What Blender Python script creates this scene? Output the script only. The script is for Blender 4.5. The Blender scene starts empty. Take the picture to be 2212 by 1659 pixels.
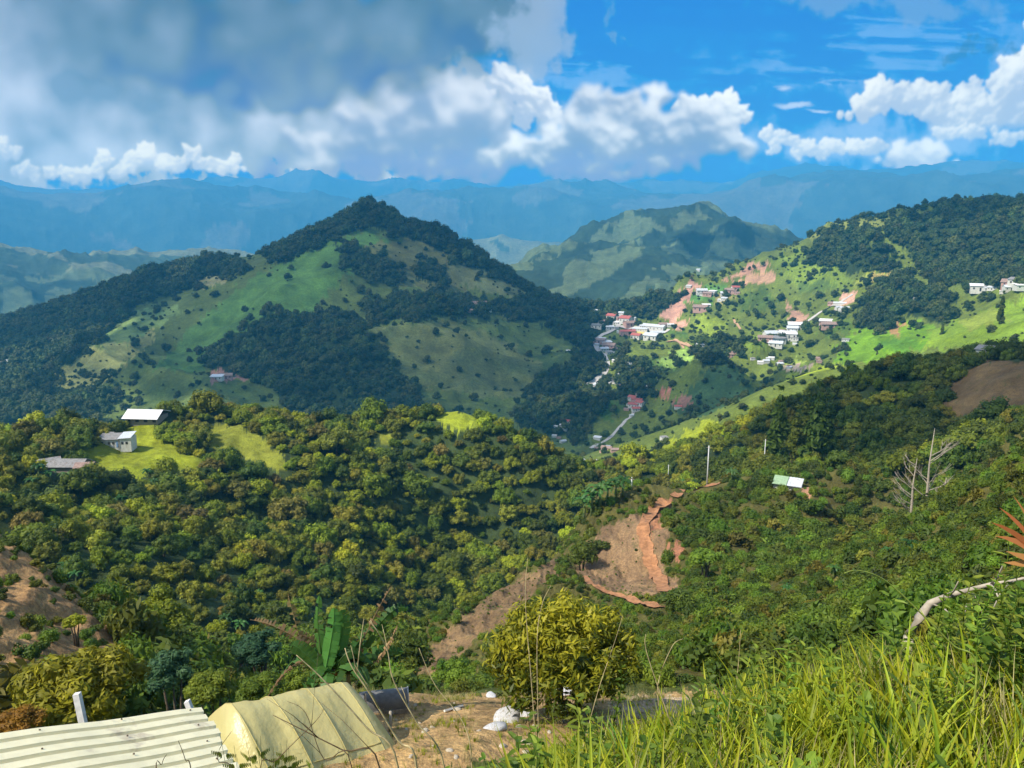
import bpy, math, random
import numpy as np
from math import radians, sin, cos, tan, atan, atan2, pi, sqrt, exp, log

# ------------------------------------------------------------------ camera, sky, sun, exposure
# photograph measured on a 2212 x 1659 sheet; focal length F in the same units; the eye is at the origin
W_, H_, F = 2212.0, 1659.0, 1671.0
PITCH = atan(329.0 / F)
CP, SP = cos(PITCH), sin(PITCH)
scene = bpy.context.scene
C = scene.collection
cam_d = bpy.data.cameras.new('camera'); cam = bpy.data.objects.new('camera', cam_d); C.objects.link(cam)
cam.location = (0, 0, 0); cam.rotation_euler = (pi / 2 - PITCH, 0, 0)
cam_d.sensor_width = 36.0; cam_d.lens = 36.0 * F / W_
cam_d.clip_start = 0.05; cam_d.clip_end = 200000
scene.camera = cam
scene.view_settings.view_transform = 'Standard'; scene.view_settings.look = 'None'
scene.view_settings.exposure = EXPO = 0.62; scene.view_settings.gamma = 1.0
cy = scene.cycles
cy.max_bounces = 6; cy.diffuse_bounces = 2; cy.glossy_bounces = 2; cy.transmission_bounces = 4
cy.transparent_max_bounces = 8; cy.volume_bounces = 1
cy.use_denoising = True
cy.use_adaptive_sampling = True; cy.adaptive_threshold = 0.02
cy.caustics_reflective = False; cy.caustics_refractive = False

SUN = np.array([-0.60, -0.34, 0.78]); SUN /= np.linalg.norm(SUN)
sun_el = math.asin(SUN[2]); sun_az = atan2(SUN[0], SUN[1])
ld = bpy.data.lights.new('sun', 'SUN'); lo = bpy.data.objects.new('sun', ld); C.objects.link(lo)
ld.energy = 5.0; ld.angle = radians(0.5); ld.color = (1.0, 0.93, 0.78)
lo.rotation_euler = (pi / 2 - sun_el, 0, pi - sun_az) if False else (0, 0, 0)
import mathutils
lo.rotation_euler = mathutils.Vector(SUN.tolist()).to_track_quat('Z', 'Y').to_euler()

# ------------------------------------------------------------------ node helper
class NT:
    """small expression builder over a node tree"""
    def __init__(s, tree): s.t = tree; s.n = tree.nodes; s.l = tree.links
    def new(s, kind, **kw):
        n = s.n.new(kind)
        for k, v in kw.items(): setattr(n, k, v)
        return n
    def put(s, sock, v):
        if isinstance(v, bpy.types.NodeSocket): s.l.new(v, sock)
        elif v is not None:
            if isinstance(v, (tuple, list)) and len(v) == 3 and sock.type == 'RGBA': v = (*v, 1)
            sock.default_value = v
    def m(s, op, a, b=None, c=None, clamp=False):
        n = s.new('ShaderNodeMath', operation=op); n.use_clamp = clamp
        s.put(n.inputs[0], a)
        if b is not None: s.put(n.inputs[1], b)
        if c is not None: s.put(n.inputs[2], c)
        return n.outputs[0]
    def add(s, a, b): return s.m('ADD', a, b)
    def sub(s, a, b): return s.m('SUBTRACT', a, b)
    def mul(s, a, b): return s.m('MULTIPLY', a, b)
    def ss(s, x, a, b, lo=0.0, hi=1.0):
        n = s.new('ShaderNodeMapRange', interpolation_type='SMOOTHSTEP')
        s.put(n.inputs[0], x); s.put(n.inputs[1], a); s.put(n.inputs[2], b); s.put(n.inputs[3], lo); s.put(n.inputs[4], hi)
        return n.outputs[0]
    def lin(s, x, a, b, lo=0.0, hi=1.0):
        n = s.new('ShaderNodeMapRange')
        s.put(n.inputs[0], x); s.put(n.inputs[1], a); s.put(n.inputs[2], b); s.put(n.inputs[3], lo); s.put(n.inputs[4], hi)
        return n.outputs[0]
    def mix(s, f, a, b, mode='MIX'):
        n = s.new('ShaderNodeMix', data_type='RGBA', blend_type=mode)
        s.put(n.inputs[0], f); s.put(n.inputs[6], a); s.put(n.inputs[7], b)
        return n.outputs[2]
    def xyz(s, x, y, z):
        n = s.new('ShaderNodeCombineXYZ'); s.put(n.inputs[0], x); s.put(n.inputs[1], y); s.put(n.inputs[2], z); return n.outputs[0]
    def noise(s, vec, scale, detail=4, rough=.5, dist=0.0, out=0):
        n = s.new('ShaderNodeTexNoise'); s.put(n.inputs['Vector'], vec); n.inputs['Scale'].default_value = scale
        n.inputs['Detail'].default_value = detail; n.inputs['Roughness'].default_value = rough; n.inputs['Distortion'].default_value = dist
        return n.outputs[out]

def pix_AE(u, v):
    """direction of a photo point as gnomonic coordinates about the +Y axis, in hundreds of units"""
    cx, cyy = (u - W_ / 2) / F, (H_ / 2 - v) / F
    y = CP + cyy * SP; z = -SP + cyy * CP
    return cx / y * F / 100, z / y * F / 100

# periodic-free gradient noise
def _hash(ix, iy, seed):
    h = (ix.astype(np.int64) * 374761393 + iy.astype(np.int64) * 668265263 + seed * 974711) & 0xffffffff
    h = ((h ^ (h >> 13)) * 1274126177) & 0xffffffff
    return (h ^ (h >> 16)) & 0xffffffff
def gnoise(x, y, seed=0):
    x0 = np.floor(x); y0 = np.floor(y); fx = x - x0; fy = y - y0
    def g(ix, iy, dx, dy):
        a = _hash(ix, iy, seed) * (2 * pi / 4294967296.0)
        return np.cos(a) * dx + np.sin(a) * dy
    u = fx * fx * fx * (fx * (fx * 6 - 15) + 10); v = fy * fy * fy * (fy * (fy * 6 - 15) + 10)
    n00 = g(x0, y0, fx, fy); n10 = g(x0 + 1, y0, fx - 1, fy); n01 = g(x0, y0 + 1, fx, fy - 1); n11 = g(x0 + 1, y0 + 1, fx - 1, fy - 1)
    return ((n00 * (1 - u) + n10 * u) * (1 - v) + (n01 * (1 - u) + n11 * u) * v) * 1.5
def fbm(x, y, oct=4, seed=0, gain=.5):
    s = 0; a = 1; f = 1
    for k in range(oct):
        s = s + a * gnoise(x * f, y * f, seed + k * 17); a *= gain; f *= 2.03
    return s
def ridged(x, y, oct=4, seed=0):
    s = 0; a = 1; f = 1; w = 1
    for k in range(oct):
        n = (1 - np.abs(gnoise(x * f, y * f, seed + k * 31)) * 1.6) ; n = np.clip(n, 0, 1) ** 2
        s = s + a * n * w; w = np.clip(n * 1.4, 0, 1); a *= .5; f *= 2.1
    return s

def sst(x, a, b):
    t = np.clip((x - a) / (b - a), 0, 1); return t * t * (3 - 2 * t)
# the sky image covers this patch of directions (gnomonic about +Y, hundreds of units of F)
SK_A0, SK_A1, SK_E0, SK_E1 = -15.0, 15.0, -.6, 6.6
SK_W, SK_H = 2000, 480
def sblur(a, s):
    if s <= 0: return a
    n = int(max(1, round(s * 1.2)))
    for _ in range(2):
        for ax in (0, 1):
            p = np.concatenate([np.repeat(a.take([0], ax), n + 1, ax), a, np.repeat(a.take([-1], ax), n, ax)], ax)
            c = np.cumsum(p, ax)
            w = 2 * n + 1
            a = (c.take(range(w, c.shape[ax]), ax) - c.take(range(0, c.shape[ax] - w), ax)) / w
    return a
def bake_sky():
    rng = np.random.default_rng(5)
    PX = SK_W / (SK_A1 - SK_A0)                       # pixels per hundred units
    Ax, Ey = np.meshgrid(SK_A0 + (np.arange(SK_W) + .5) / PX, SK_E0 + (np.arange(SK_H) + .5) / SK_H * (SK_E1 - SK_E0))
    PY = SK_H / (SK_E1 - SK_E0)
    w1 = fbm(Ax * 2.2, Ey * 2.2, 5, 301); w2 = fbm(Ax * 2.2 + 7, Ey * 2.2, 5, 302)
    fine = fbm(Ax * 3.0, Ey * 3.0, 6, 303, .6); mid = fbm(Ax * .9, Ey * .9, 5, 304, .55); big = fbm(Ax * .35, Ey * .5, 4, 305)
    S = dict(c=np.zeros(Ax.shape + (3,)), cov=np.zeros(Ax.shape))
    def thin(mask, colr):
        m = np.clip(mask, 0, 1)[..., None]; S['c'] = S['c'] * (1 - m) + np.array(colr) * m; S['cov'] = S['cov'] * (1 - m[..., 0]) + m[..., 0]
    def blobs(ells, warp=.5, amp=.35, n=None):
        a0, e0 = Ax + w1 * warp + big * warp, Ey + w2 * warp * .8
        tot = np.zeros_like(Ax)
        for (u, v, su, sv, w) in ells:
            a, e = pix_AE(u, v); g = w * np.exp(-(((a0 - a) * 100 / su) ** 2 + ((e0 - e) * 100 / sv) ** 2))
            tot = np.maximum(tot, g) + .3 * np.minimum(tot, g)
        return tot + amp * (mid if n is None else n) * np.clip(tot * 4, 0, 1)
    def puffy(ells, r0, dark, light, per=5, gens=3, soft=.35, blur=0.0, warp=.06, L=(-.25, .75, .6), opac=.98, flat=None, gain=1.0, amb=.0, seed=1):
        rg = np.random.default_rng(seed)
        ps = []
        for (u, v, su, sv, w) in ells:
            a, e = pix_AE(u, v); n = max(3, int(per * su * sv / (r0 * r0 * 100 * 100) * 3))
            for _ in range(n):
                q = rg.normal(size=2) * .42; q *= min(1, 1.0 / max(1e-6, np.hypot(*q)))
                edge = np.hypot(*q)
                r = r0 * rg.uniform(.55, 1.0) * (1.1 - .45 * edge) * min(1, sv / (r0 * 100) * 1.3)
                ps.append((a + q[0] * su / 100, e + q[1] * sv / 100, r, (1 - edge ** 2) * min(su, sv) / 100 * .8))
        cur = ps; allp = list(ps)
        for g in range(1, gens):
            nx = []
            for (a, e, r, z) in cur:
                for _ in range(6 if g == 1 else 5):
                    th = rg.uniform(-.3, pi + .3) if rg.random() < .75 else rg.uniform(0, 2 * pi)
                    k = rg.uniform(.45, 1.0)
                    rr = r * rg.uniform(.30, .52)
                    nx.append((a + cos(th) * r * k, e + sin(th) * r * k, rr, z + r * sqrt(max(0, 1 - k * k)) * .9))
            allp += nx; cur = nx
        Hh = np.full(Ax.shape, -9.0); M = np.zeros(Ax.shape)
        wa, we = Ax + w1 * warp, Ey + w2 * warp
        for (a, e, r, z) in allp:
            m = r * 1.1 + warp * 1.5
            i0, i1 = int((a - m - SK_A0) * PX), int((a + m - SK_A0) * PX) + 2; j0, j1 = int((e - m - SK_E0) * PY), int((e + m - SK_E0) * PY) + 2
            i0, j0 = max(i0, 0), max(j0, 0); i1, j1 = min(i1, SK_W), min(j1, SK_H)
            if i1 <= i0 or j1 <= j0: continue
            d = np.hypot(wa[j0:j1, i0:i1] - a, (we[j0:j1, i0:i1] - e)) / r
            ins = d < 1
            h = np.where(ins, z + r * np.sqrt(np.clip(1 - d * d, 0, 1)), -9)
            np.maximum(Hh[j0:j1, i0:i1], h, out=Hh[j0:j1, i0:i1])
            np.maximum(M[j0:j1, i0:i1], np.clip((1 - d) * min(1, 2.5 * r / r0 + .3), 0, 1), out=M[j0:j1, i0:i1])
        ins = Hh > -5; H0 = np.where(ins, Hh, 0.0)
        H0 = sblur(H0, .8 + blur) + fine * .035 * gain
        gx = np.gradient(H0, axis=1) * PX; gy = np.gradient(H0, axis=0) * PY
        nz = 1.0; nn = np.sqrt(gx * gx + gy * gy + nz); Lv = np.array(L) / np.linalg.norm(L)
        lam = np.clip((-gx * Lv[0] - gy * Lv[1] + Lv[2]) / nn, 0, 1)
        occ = np.clip((sblur(H0, 14) - H0) * 1.6, 0, .6)
        body = sblur(ins.astype(float), 12)
        # light comes from above: shade by how much cloud lies over a point
        above = sblur(np.roll(ins.astype(float), -int(.55 * PY), axis=0), 18)
        lit = np.clip(lam * 1.15 - occ * 1.2 - above * .38 + amb + mid * .22 - .03, 0, 1)
        lit = np.clip(lit + mid * .18 - .05, 0, 1); lit = np.clip(.62 * sblur(lit, .5 + blur * .6) + .38 * sblur(lit, 7 + blur) * 1.05, 0, 1)[..., None]
        al = sst(M + (fine * .16 + w1 * .08) * (M > 0), .02, soft) * (M > 0) * opac
        al = sblur(al, .4 + blur * .8)
        if flat is not None: al = al * sst(Ey + mid * .12 + w1 * .06, pix_AE(1106, flat[0])[1], pix_AE(1106, flat[1])[1])
        cc = np.array(dark) * (1 - lit) + np.array(light) * lit
        S['c'] = S['c'] * (1 - al[..., None]) + cc * al[..., None]; S['cov'] = S['cov'] * (1 - al) + al
    # high streaks
    st = fbm(Ax * .40 + big * .5, Ey * 2.4 + Ax * .10, 6, 71, .52)
    rg = blobs([(1230, 160, 230, 40, 1), (1700, 150, 240, 40, .6), (1500, 60, 500, 60, .25), (1950, 90, 330, 110, .9), (1830, 150, 110, 18, .8)], .4, .1)
    thin(sst(st + .15, .0, .6) * sst(rg, .1, .9) * .60, (.26, .46, .84))
    ln = blobs([(1712, 228, 52, 9, 1.2), (1765, 239, 42, 5, 1), (1695, 191, 22, 8, .7), (1800, 172, 60, 10, .5)], .05, .5, st)
    thin(sst(ln, .25, .95) * .8, (.60, .68, .90))
    rg = blobs([(1960, 300, 330, 60, 1), (2200, 200, 170, 120, .8), (1860, 212, 130, 22, .5)], .4, .5)
    thin(sst(rg, .2, 1.1) * .85, (.33, .50, .84))
    # far right cumulus
    puffy([(1845, 247, 36, 12, 1), (1890, 226, 48, 26, 1), (1930, 206, 50, 28, 1), (1990, 212, 52, 30, 1), (2030, 222, 30, 22, 1), (2035, 255, 50, 26, 1), (2100, 232, 50, 44, 1), (2130, 260, 70, 34, 1), (2170, 215, 50, 50, 1), (2212, 160, 46, 70, 1), (2255, 110, 50, 60, 1), (2215, 255, 60, 30, 1)],
          .26, (.47, .53, .72), (1.0, .97, .95), 2.4, 3, .26, .7, .06, (-.55, .65, .45), seed=3, flat=(300, 262), amb=.04)
    puffy([(1657, 290, 18, 16, 1), (1690, 300, 24, 16, 1), (1672, 318, 20, 14, 1), (1715, 305, 22, 12, 1), (1745, 320, 28, 14, 1), (1790, 318, 30, 14, 1), (1840, 322, 36, 12, 1), (1770, 338, 20, 8, 1), (1880, 318, 36, 14, 1), (1725, 336, 16, 8, 1), (2040, 290, 40, 10, 1), (2110, 283, 50, 12, 1), (2180, 300, 40, 14, 1)],
          .13, (.45, .54, .76), (.96, .93, .93), 2.0, 3, .25, .25, .04, (-.4, .7, .45), seed=4, opac=.95)
    # soft underside of the overcast
    D = blobs([(60, 230, 440, 115, 1.2), (560, 250, 330, 100, 1.2), (850, 230, 230, 90, 1.15), (450, 345, 190, 30, .8), (-300, 200, 400, 220, 1.2), (-700, 200, 500, 260, 1.2), (0, 30, 260, 160, 1.2), (0, 310, 300, 60, .8), (760, 330, 200, 50, .8)], .6, .25)
    t = np.clip(.40 + sblur(mid, 5) * .62 + big * .2 + fine * .05, 0, 1)[..., None]
    t = np.clip(t + .35 * np.exp(-((Ax + 11.5) / 1.6) ** 2)[..., None], 0, 1)
    al = sst(D, .16, .5) * .99
    S['c'] = S['c'] * (1 - al[..., None]) + (np.array((.23, .31, .48)) * (1 - t) + np.array((.62, .66, .82)) * t) * al[..., None]; S['cov'] = S['cov'] * (1 - al) + al
    # sunlit small cumulus along the left range
    puffy([(5, 318, 40, 16, 1), (30, 335, 30, 14, 1), (60, 368, 36, 12, 1), (75, 385, 26, 9, 1), (110, 372, 34, 14, 1), (160, 380, 40, 12, 1), (205, 372, 34, 16, 1), (225, 345, 26, 16, 1), (255, 368, 30, 12, 1), (290, 352, 24, 16, 1), (320, 330, 26, 18, 1), (350, 352, 26, 18, 1), (390, 352, 24, 18, 1), (415, 330, 24, 18, 1), (440, 350, 24, 18, 1), (480, 362, 26, 12, 1), (510, 345, 14, 14, 1), (510, 368, 20, 8, 1), (655, 373, 12, 7, 1), (668, 368, 10, 6, 1), (632, 370, 7, 4, 1), (-60, 350, 60, 26, 1), (-160, 340, 80, 34, 1)],
          .16, (.50, .55, .74), (1.0, .95, .91), 2.0, 3, .28, .3, .05, (-.2, .75, .5), seed=7, amb=.08, opac=.95)
    # the bank of cumulus
    puffy([(1060, 185, 24, 22, 1), (1085, 175, 22, 26, 1), (1115, 200, 34, 28, 1), (1160, 222, 36, 26, 1), (1190, 245, 26, 20, 1), (1130, 240, 50, 30, 1)],
          .26, (.42, .48, .68), (.97, .95, .98), 2.4, 3, .3, .5, .07, (.45, .7, .45), seed=12, opac=.97, amb=.05)
    puffy([(1500, 232, 40, 20, 1), (1560, 228, 34, 18, 1), (1580, 250, 34, 26, 1), (1555, 275, 50, 26, 1), (1600, 240, 20, 16, 1)],
          .22, (.42, .48, .68), (1.0, .98, .98), 2.4, 3, .3, .5, .07, (.2, .8, .45), seed=15, opac=.96, amb=.05)
    puffy([(760, 345, 150, 40, 1), (640, 300, 60, 24, 1), (860, 300, 150, 70, 1), (820, 385, 110, 22, 1), (1080, 385, 130, 20, 1), (880, 220, 80, 46, 1), (960, 210, 60, 40, 1), (1010, 270, 110, 80, 1), (900, 380, 120, 22, 1), (1060, 340, 120, 46, 1)],
          .60, (.25, .33, .55), (.80, .80, .90), 2.2, 3, .6, 3.0, .18, (.1, .75, .5), seed=21, opac=.97, flat=(442, 395), amb=.04)
    puffy([(1180, 330, 110, 46, 1), (1240, 230, 26, 26, 1), (1290, 240, 50, 36, 1), (1350, 230, 46, 30, 1), (1410, 228, 46, 26, 1), (1460, 225, 34, 22, 1), (1300, 300, 120, 60, 1), (1400, 290, 120, 56, 1), (1500, 280, 80, 44, 1), (1570, 305, 60, 30, 1), (1270, 355, 140, 30, 1), (1460, 335, 110, 28, 1), (1250, 378, 150, 18, 1)],
          .40, (.24, .32, .54), (.92, .91, .97), 2.2, 3, .5, 2.4, .13, (.15, .75, .5), seed=24, opac=.975, flat=(425, 380), amb=.03)
    puffy([(1960, 345, 44, 22, 1), (1990, 328, 40, 20, 1), (2025, 340, 40, 20, 1), (1990, 358, 70, 18, 1), (2065, 362, 26, 10, 1), (1915, 352, 24, 10, 1)],
          .26, (.44, .52, .74), (1.0, .98, .99), 2.4, 3, .5, 1.4, .07, (-.05, .8, .5), seed=31, opac=.96, flat=(398, 365), amb=.08)
    # dark overcast above
    D = blobs([(380, 95, 330, 95, 1.25), (720, 90, 300, 100, 1.2), (980, 50, 200, 90, 1.05), (640, 200, 180, 40, 1.1), (1120, 40, 90, 70, .8), (200, -60, 700, 90, .8), (-400, -60, 600, 120, .8), (300, -300, 1500, 160, 1.0)], .5, .22)
    t = np.clip(.36 + sblur(mid, 6) * .6 + .5 * np.exp(-((Ax + 11.5) / 2.6) ** 2), 0, 1)[..., None]
    al = sst(sblur(D, 7), .22, .95) * .97
    S['c'] = S['c'] * (1 - al[..., None]) + (np.array((.095, .165, .285)) * (1 - t) + np.array((.24, .32, .48)) * t) * al[..., None]; S['cov'] = S['cov'] * (1 - al) + al
    D = blobs([(1170, 30, 80, 90, 1.0), (1150, 110, 70, 50, .8), (1060, 100, 100, 50, .6)], .35, .5)
    thin(sst(D, .25, .9) * .75, (.34, .44, .66))
    D = blobs([(1860, -4, 200, 34, 1.0), (2050, 20, 170, 30, .8), (1325, 28, 18, 36, .8), (1325, 90, 12, 18, .8)], .22, .5)
    thin(sst(D, .25, 1.0) * .62, (.24, .38, .66))
    D = blobs([(2120, 105, 60, 26, .95), (2060, 125, 40, 12, .8)], .15, .6, fine)
    thin(sst(D, .3, 1.0) * .6, (.07, .19, .42))
    return S['c'], S['cov']
world = bpy.data.worlds.new('World'); scene.world = world; world.use_nodes = True
wt = world.node_tree; wt.nodes.clear(); q = NT(wt)
STR = 0.14
HAZE_D, HAZE_TOP = 1.4e-4, 1290.0
HAZE_J = np.array((.10, .31, .70))               # brightness the air reaches over a long path
_c, _cov = bake_sky()
_E = (SK_E0 + (np.arange(SK_H) + .5) / SK_H * (SK_E1 - SK_E0)) / 16.71
_path = np.minimum(15100.0, HAZE_TOP / np.maximum(_E, 1e-3))
_tr = np.exp(-HAZE_D * _path)[:, None, None]
SKYB = np.array((.0, .225, .70)) * np.clip(_E / .27, 0, 1)[:, None, None] + np.array((.06, .30, .70)) * (1 - np.clip(_E / .27, 0, 1)[:, None, None])
_full = _c + SKYB * (1 - _cov[..., None])
_full = np.clip((_full - (1 - _tr) * HAZE_J) / _tr, 0.0, 9.0) / 2 ** EXPO   # what must shine behind that much air
_a = np.clip(_cov, 0, 1)
im = bpy.data.images.new('cloud_cover', SK_W, SK_H, alpha=True, float_buffer=True)
im.colorspace_settings.name = 'Non-Color'
im.pixels.foreach_set(np.concatenate([_full, _a[..., None]], -1).astype(np.float32).ravel())
im.update()
tc = q.new('ShaderNodeTexCoord'); sep = q.new('ShaderNodeSeparateXYZ'); q.put(sep.inputs[0], tc.outputs['Generated'])
yy = q.m('MAXIMUM', sep.outputs[1], .18)
AA = q.mul(q.m('DIVIDE', sep.outputs[0], yy), 16.71); EE = q.mul(q.m('DIVIDE', sep.outputs[2], yy), 16.71)
it = q.new('ShaderNodeTexImage'); it.image = im; it.extension = 'EXTEND'; it.interpolation = 'Cubic'
q.put(it.inputs[0], q.xyz(q.lin(AA, SK_A0, SK_A1), q.lin(EE, SK_E0, SK_E1), 0.0))
sky = q.new('ShaderNodeTexSky', sky_type='NISHITA'); sky.sun_disc = False
sky.sun_elevation = sun_el; sky.sun_rotation = sun_az; sky.altitude = 2000; sky.air_density = 1.0; sky.dust_density = .6; sky.ozone_density = 3.0
# the open sky is the physical one; where the photograph shows cloud or blue between clouds the baked procedural layer takes over
inside = q.mul(q.ss(EE, 6.4, 5.6), q.ss(sep.outputs[1], .25, .45))
pic = q.new('ShaderNodeVectorMath', operation='SCALE'); q.put(pic.inputs[0], it.outputs[0]); pic.inputs[3].default_value = 1 / STR
# broken cloud over the rest of the dome, as in the photograph's part of it
cn = q.noise(tc.outputs['Generated'], 2.2, 5, .55); over = q.mix(q.ss(cn, .40, .58, .12, .85), sky.outputs[0], tuple(c / STR for c in (.44, .46, .50)) + (1,))
col = q.mix(inside, over, pic.outputs[0])
col = q.mix(q.ss(sep.outputs[2], -.03, -.12), col, (.5, .7, .6, 1))
bg = q.new('ShaderNodeBackground'); q.put(bg.inputs[0], col); bg.inputs[1].default_value = STR
wo = q.new('ShaderNodeOutputWorld'); q.l.new(bg.outputs[0], wo.inputs[0])
world.cycles.sampling_method = 'MANUAL'; world.cycles.sample_map_resolution = 512


# ------------------------------------------------------------------ terrain, worked out from ridge lines
def ray(u, v):
    cx, cyy = (u - W_ / 2) / F, (H_ / 2 - v) / F
    x, y, z = cx, CP + cyy * SP, -SP + cyy * CP
    r = np.hypot(x, y)
    return np.arctan2(x, y), z / r          # azimuth, slope of the ray over the horizontal

def unproj(az, t):
    """azimuth and slope -> photo point"""
    x, y, z = np.sin(az), np.cos(az), t
    fy = y * CP - z * SP; up = y * SP + z * CP
    return W_ / 2 + F * x / fy, H_ / 2 - F * up / fy

PTS = []
def line(pts, step=28.0):
    """visible line: (u, v, distance)"""
    pts = [tuple(map(float, p)) for p in pts]
    for a, b in zip(pts[:-1], pts[1:]):
        n = max(1, int(math.hypot(b[0] - a[0], b[1] - a[1]) / step))
        for k in range(n):
            f = k / n
            az, t = ray(a[0] + (b[0] - a[0]) * f, a[1] + (b[1] - a[1]) * f)
            PTS.append((az, log(a[2]) * (1 - f) + log(b[2]) * f, t))
    az, t = ray(pts[-1][0], pts[-1][1]); PTS.append((az, log(pts[-1][2]), t))
def hid(pts, step=45.0):
    """line given by (u at the level of the horizon, distance, height)"""
    for a, b in zip(pts[:-1], pts[1:]):
        n = max(1, int(abs(b[0] - a[0]) / step))
        for k in range(n + (b is pts[-1])):
            f = k / n
            u = a[0] + (b[0] - a[0]) * f; az, _ = ray(u, 500.0)
            d = exp(log(a[1]) * (1 - f) + log(b[1]) * f); z = a[2] + (b[2] - a[2]) * f
            PTS.append((az, log(d), z / d))

# feet of the viewer and the near bank
hid([(-900, .8, -1.65), (3100, .8, -1.60)], 150)
hid([(-900, 1.6, -1.9), (1100, 1.6, -1.9), (3100, 1.6, -1.75)], 100)
hid([(-900, 3.2, -3.6), (400, 3.2, -3.7), (900, 3.2, -3.35), (1200, 3.2, -2.85), (1600, 3.2, -2.7), (2100, 3.2, -2.45), (3100, 3.2, -2.3)], 80)
hid([(-900, 6, -7.8), (400, 6, -7.6), (850, 6, -6.6), (1150, 6, -5.1)], 80)
line([(1180, 1690, 6), (1350, 1655, 6.3), (1550, 1620, 6.8), (1800, 1590, 7), (2000, 1540, 6.6), (2230, 1450, 6.2), (2500, 1380, 6)])
hid([(1180, 8.5, -8.2), (1500, 10, -9.3), (1900, 10, -9.2), (2200, 9.5, -8.0), (2600, 9, -7.0)])
# yard terrace
hid([(-900, 10, -10.8), (0, 10, -10.8), (500, 10, -10.4), (900, 10, -9.4)])
line([(-400, 1640, 14), (100, 1630, 14), (500, 1610, 14.5), (800, 1640, 14), (1000, 1640, 14), (1300, 1620, 15), (1480, 1600, 16)])
hid([(-700, 20, -16.5), (100, 20, -16.5), (430, 20, -15.5)])
line([(600, 1535, 20), (800, 1545, 18.5), (1000, 1550, 18), (1300, 1545, 18.5), (1480, 1540, 19.5), (1700, 1525, 20)])
line([(600, 1510, 23), (850, 1500, 24), (1100, 1505, 24), (1300, 1500, 25), (1600, 1500, 25), (1900, 1500, 23)])
# gully behind the yard
hid([(-600, 32, -26), (100, 32, -27), (500, 40, -31), (900, 45, -34), (1150, 45, -33)])
# left bare spur
line([(-500, 900, 90), (-200, 1010, 80), (0, 1150, 72), (60, 1195, 68), (140, 1260, 63), (210, 1325, 58), (280, 1420, 52)])
line([(-300, 1350, 48), (0, 1480, 42), (120, 1500, 42), (230, 1480, 46)])
hid([(-500, 125, -62), (0, 112, -62), (200, 92, -58), (330, 72, -50), (450, 80, -52)])
# gully floor of the wooded hill
line([(330, 1470, 70), (450, 1440, 85), (600, 1420, 105), (750, 1400, 130), (850, 1385, 155)])
hid([(880, 180, -104), (1000, 205, -113), (1100, 215, -112), (1250, 230, -106), (1400, 240, -104), (1600, 260, -100)])
hid([(900, 110, -80), (1000, 130, -86), (1150, 165, -92), (1270, 185, -92)])
# slope of the wooded hill
line([(-200, 1150, 170), (0, 1120, 180), (300, 1290, 135), (450, 1290, 145), (650, 1290, 165), (850, 1290, 200)])
line([(0, 1040, 225), (150, 1120, 205), (350, 1150, 200), (600, 1150, 225), (850, 1170, 245), (1050, 1180, 255)])
line([(100, 1020, 240), (300, 1015, 245), (450, 1030, 245), (650, 1000, 262), (850, 1020, 272), (1050, 1060, 275), (1200, 1090, 272)])
line([(-300, 1010, 250), (0, 975, 265), (100, 945, 275), (170, 935, 280), (250, 925, 285), (290, 905, 290), (350, 895, 295), (420, 885, 300), (520, 885, 305), (600, 895, 305),
      (700, 905, 305), (800, 912, 308), (900, 905, 310), (960, 885, 312), (1020, 890, 310), (1080, 920, 305), (1150, 962, 302), (1220, 1010, 298), (1300, 1068, 292), (1380, 1110, 285)], 20)
line([(230, 975, 262), (300, 965, 265), (400, 985, 262), (470, 975, 268)])
line([(440, 920, 290), (520, 935, 285), (580, 975, 272)])
hid([(-400, 420, -190), (300, 430, -190), (700, 430, -190), (1000, 430, -190), (1200, 410, -175), (1290, 400, -170)])
# spur with the bare slope, the track and the poles
line([(870, 1465, 62), (930, 1410, 72), (1000, 1335, 88), (1060, 1290, 98), (1120, 1255, 106), (1200, 1205, 118), (1240, 1180, 124), (1262, 1130, 134), (1300, 1080, 142)], 20)
line([(1300, 1080, 142), (1350, 1050, 148), (1400, 1060, 150), (1450, 1050, 156), (1527, 1052, 160), (1600, 1035, 168), (1650, 1030, 176), (1720, 1026, 182), (1800, 1030, 185), (1850, 1040, 185)], 20)
line([(950, 1460, 58), (1050, 1400, 66), (1150, 1350, 75), (1255, 1290, 88), (1300, 1300, 84), (1430, 1320, 78)])
line([(1255, 1245, 100), (1400, 1200, 110), (1500, 1180, 110), (1600, 1180, 115)])
line([(1350, 1150, 122), (1395, 1110, 132), (1500, 1095, 138), (1650, 1085, 150), (1740, 1090, 152), (1800, 1110, 148)])
line([(1250, 1210, 112), (1300, 1180, 116)])
line([(1000, 1480, 42), (1150, 1460, 45), (1400, 1430, 47), (1600, 1420, 46), (1800, 1420, 42), (2000, 1360, 34), (2212, 1280, 26), (2400, 1220, 24)])
line([(1500, 1300, 82), (1650, 1290, 80), (1800, 1290, 76), (1950, 1290, 62), (2100, 1240, 50), (2300, 1150, 44)])
line([(1700, 1200, 118), (1800, 1210, 112), (1900, 1195, 105), (2000, 1135, 98), (2100, 1070, 95), (2212, 1000, 92), (2400, 900, 90)])
hid([(1820, 160, -78), (1950, 145, -62), (2100, 140, -50), (2300, 140, -38), (2600, 140, -20)])
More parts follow.
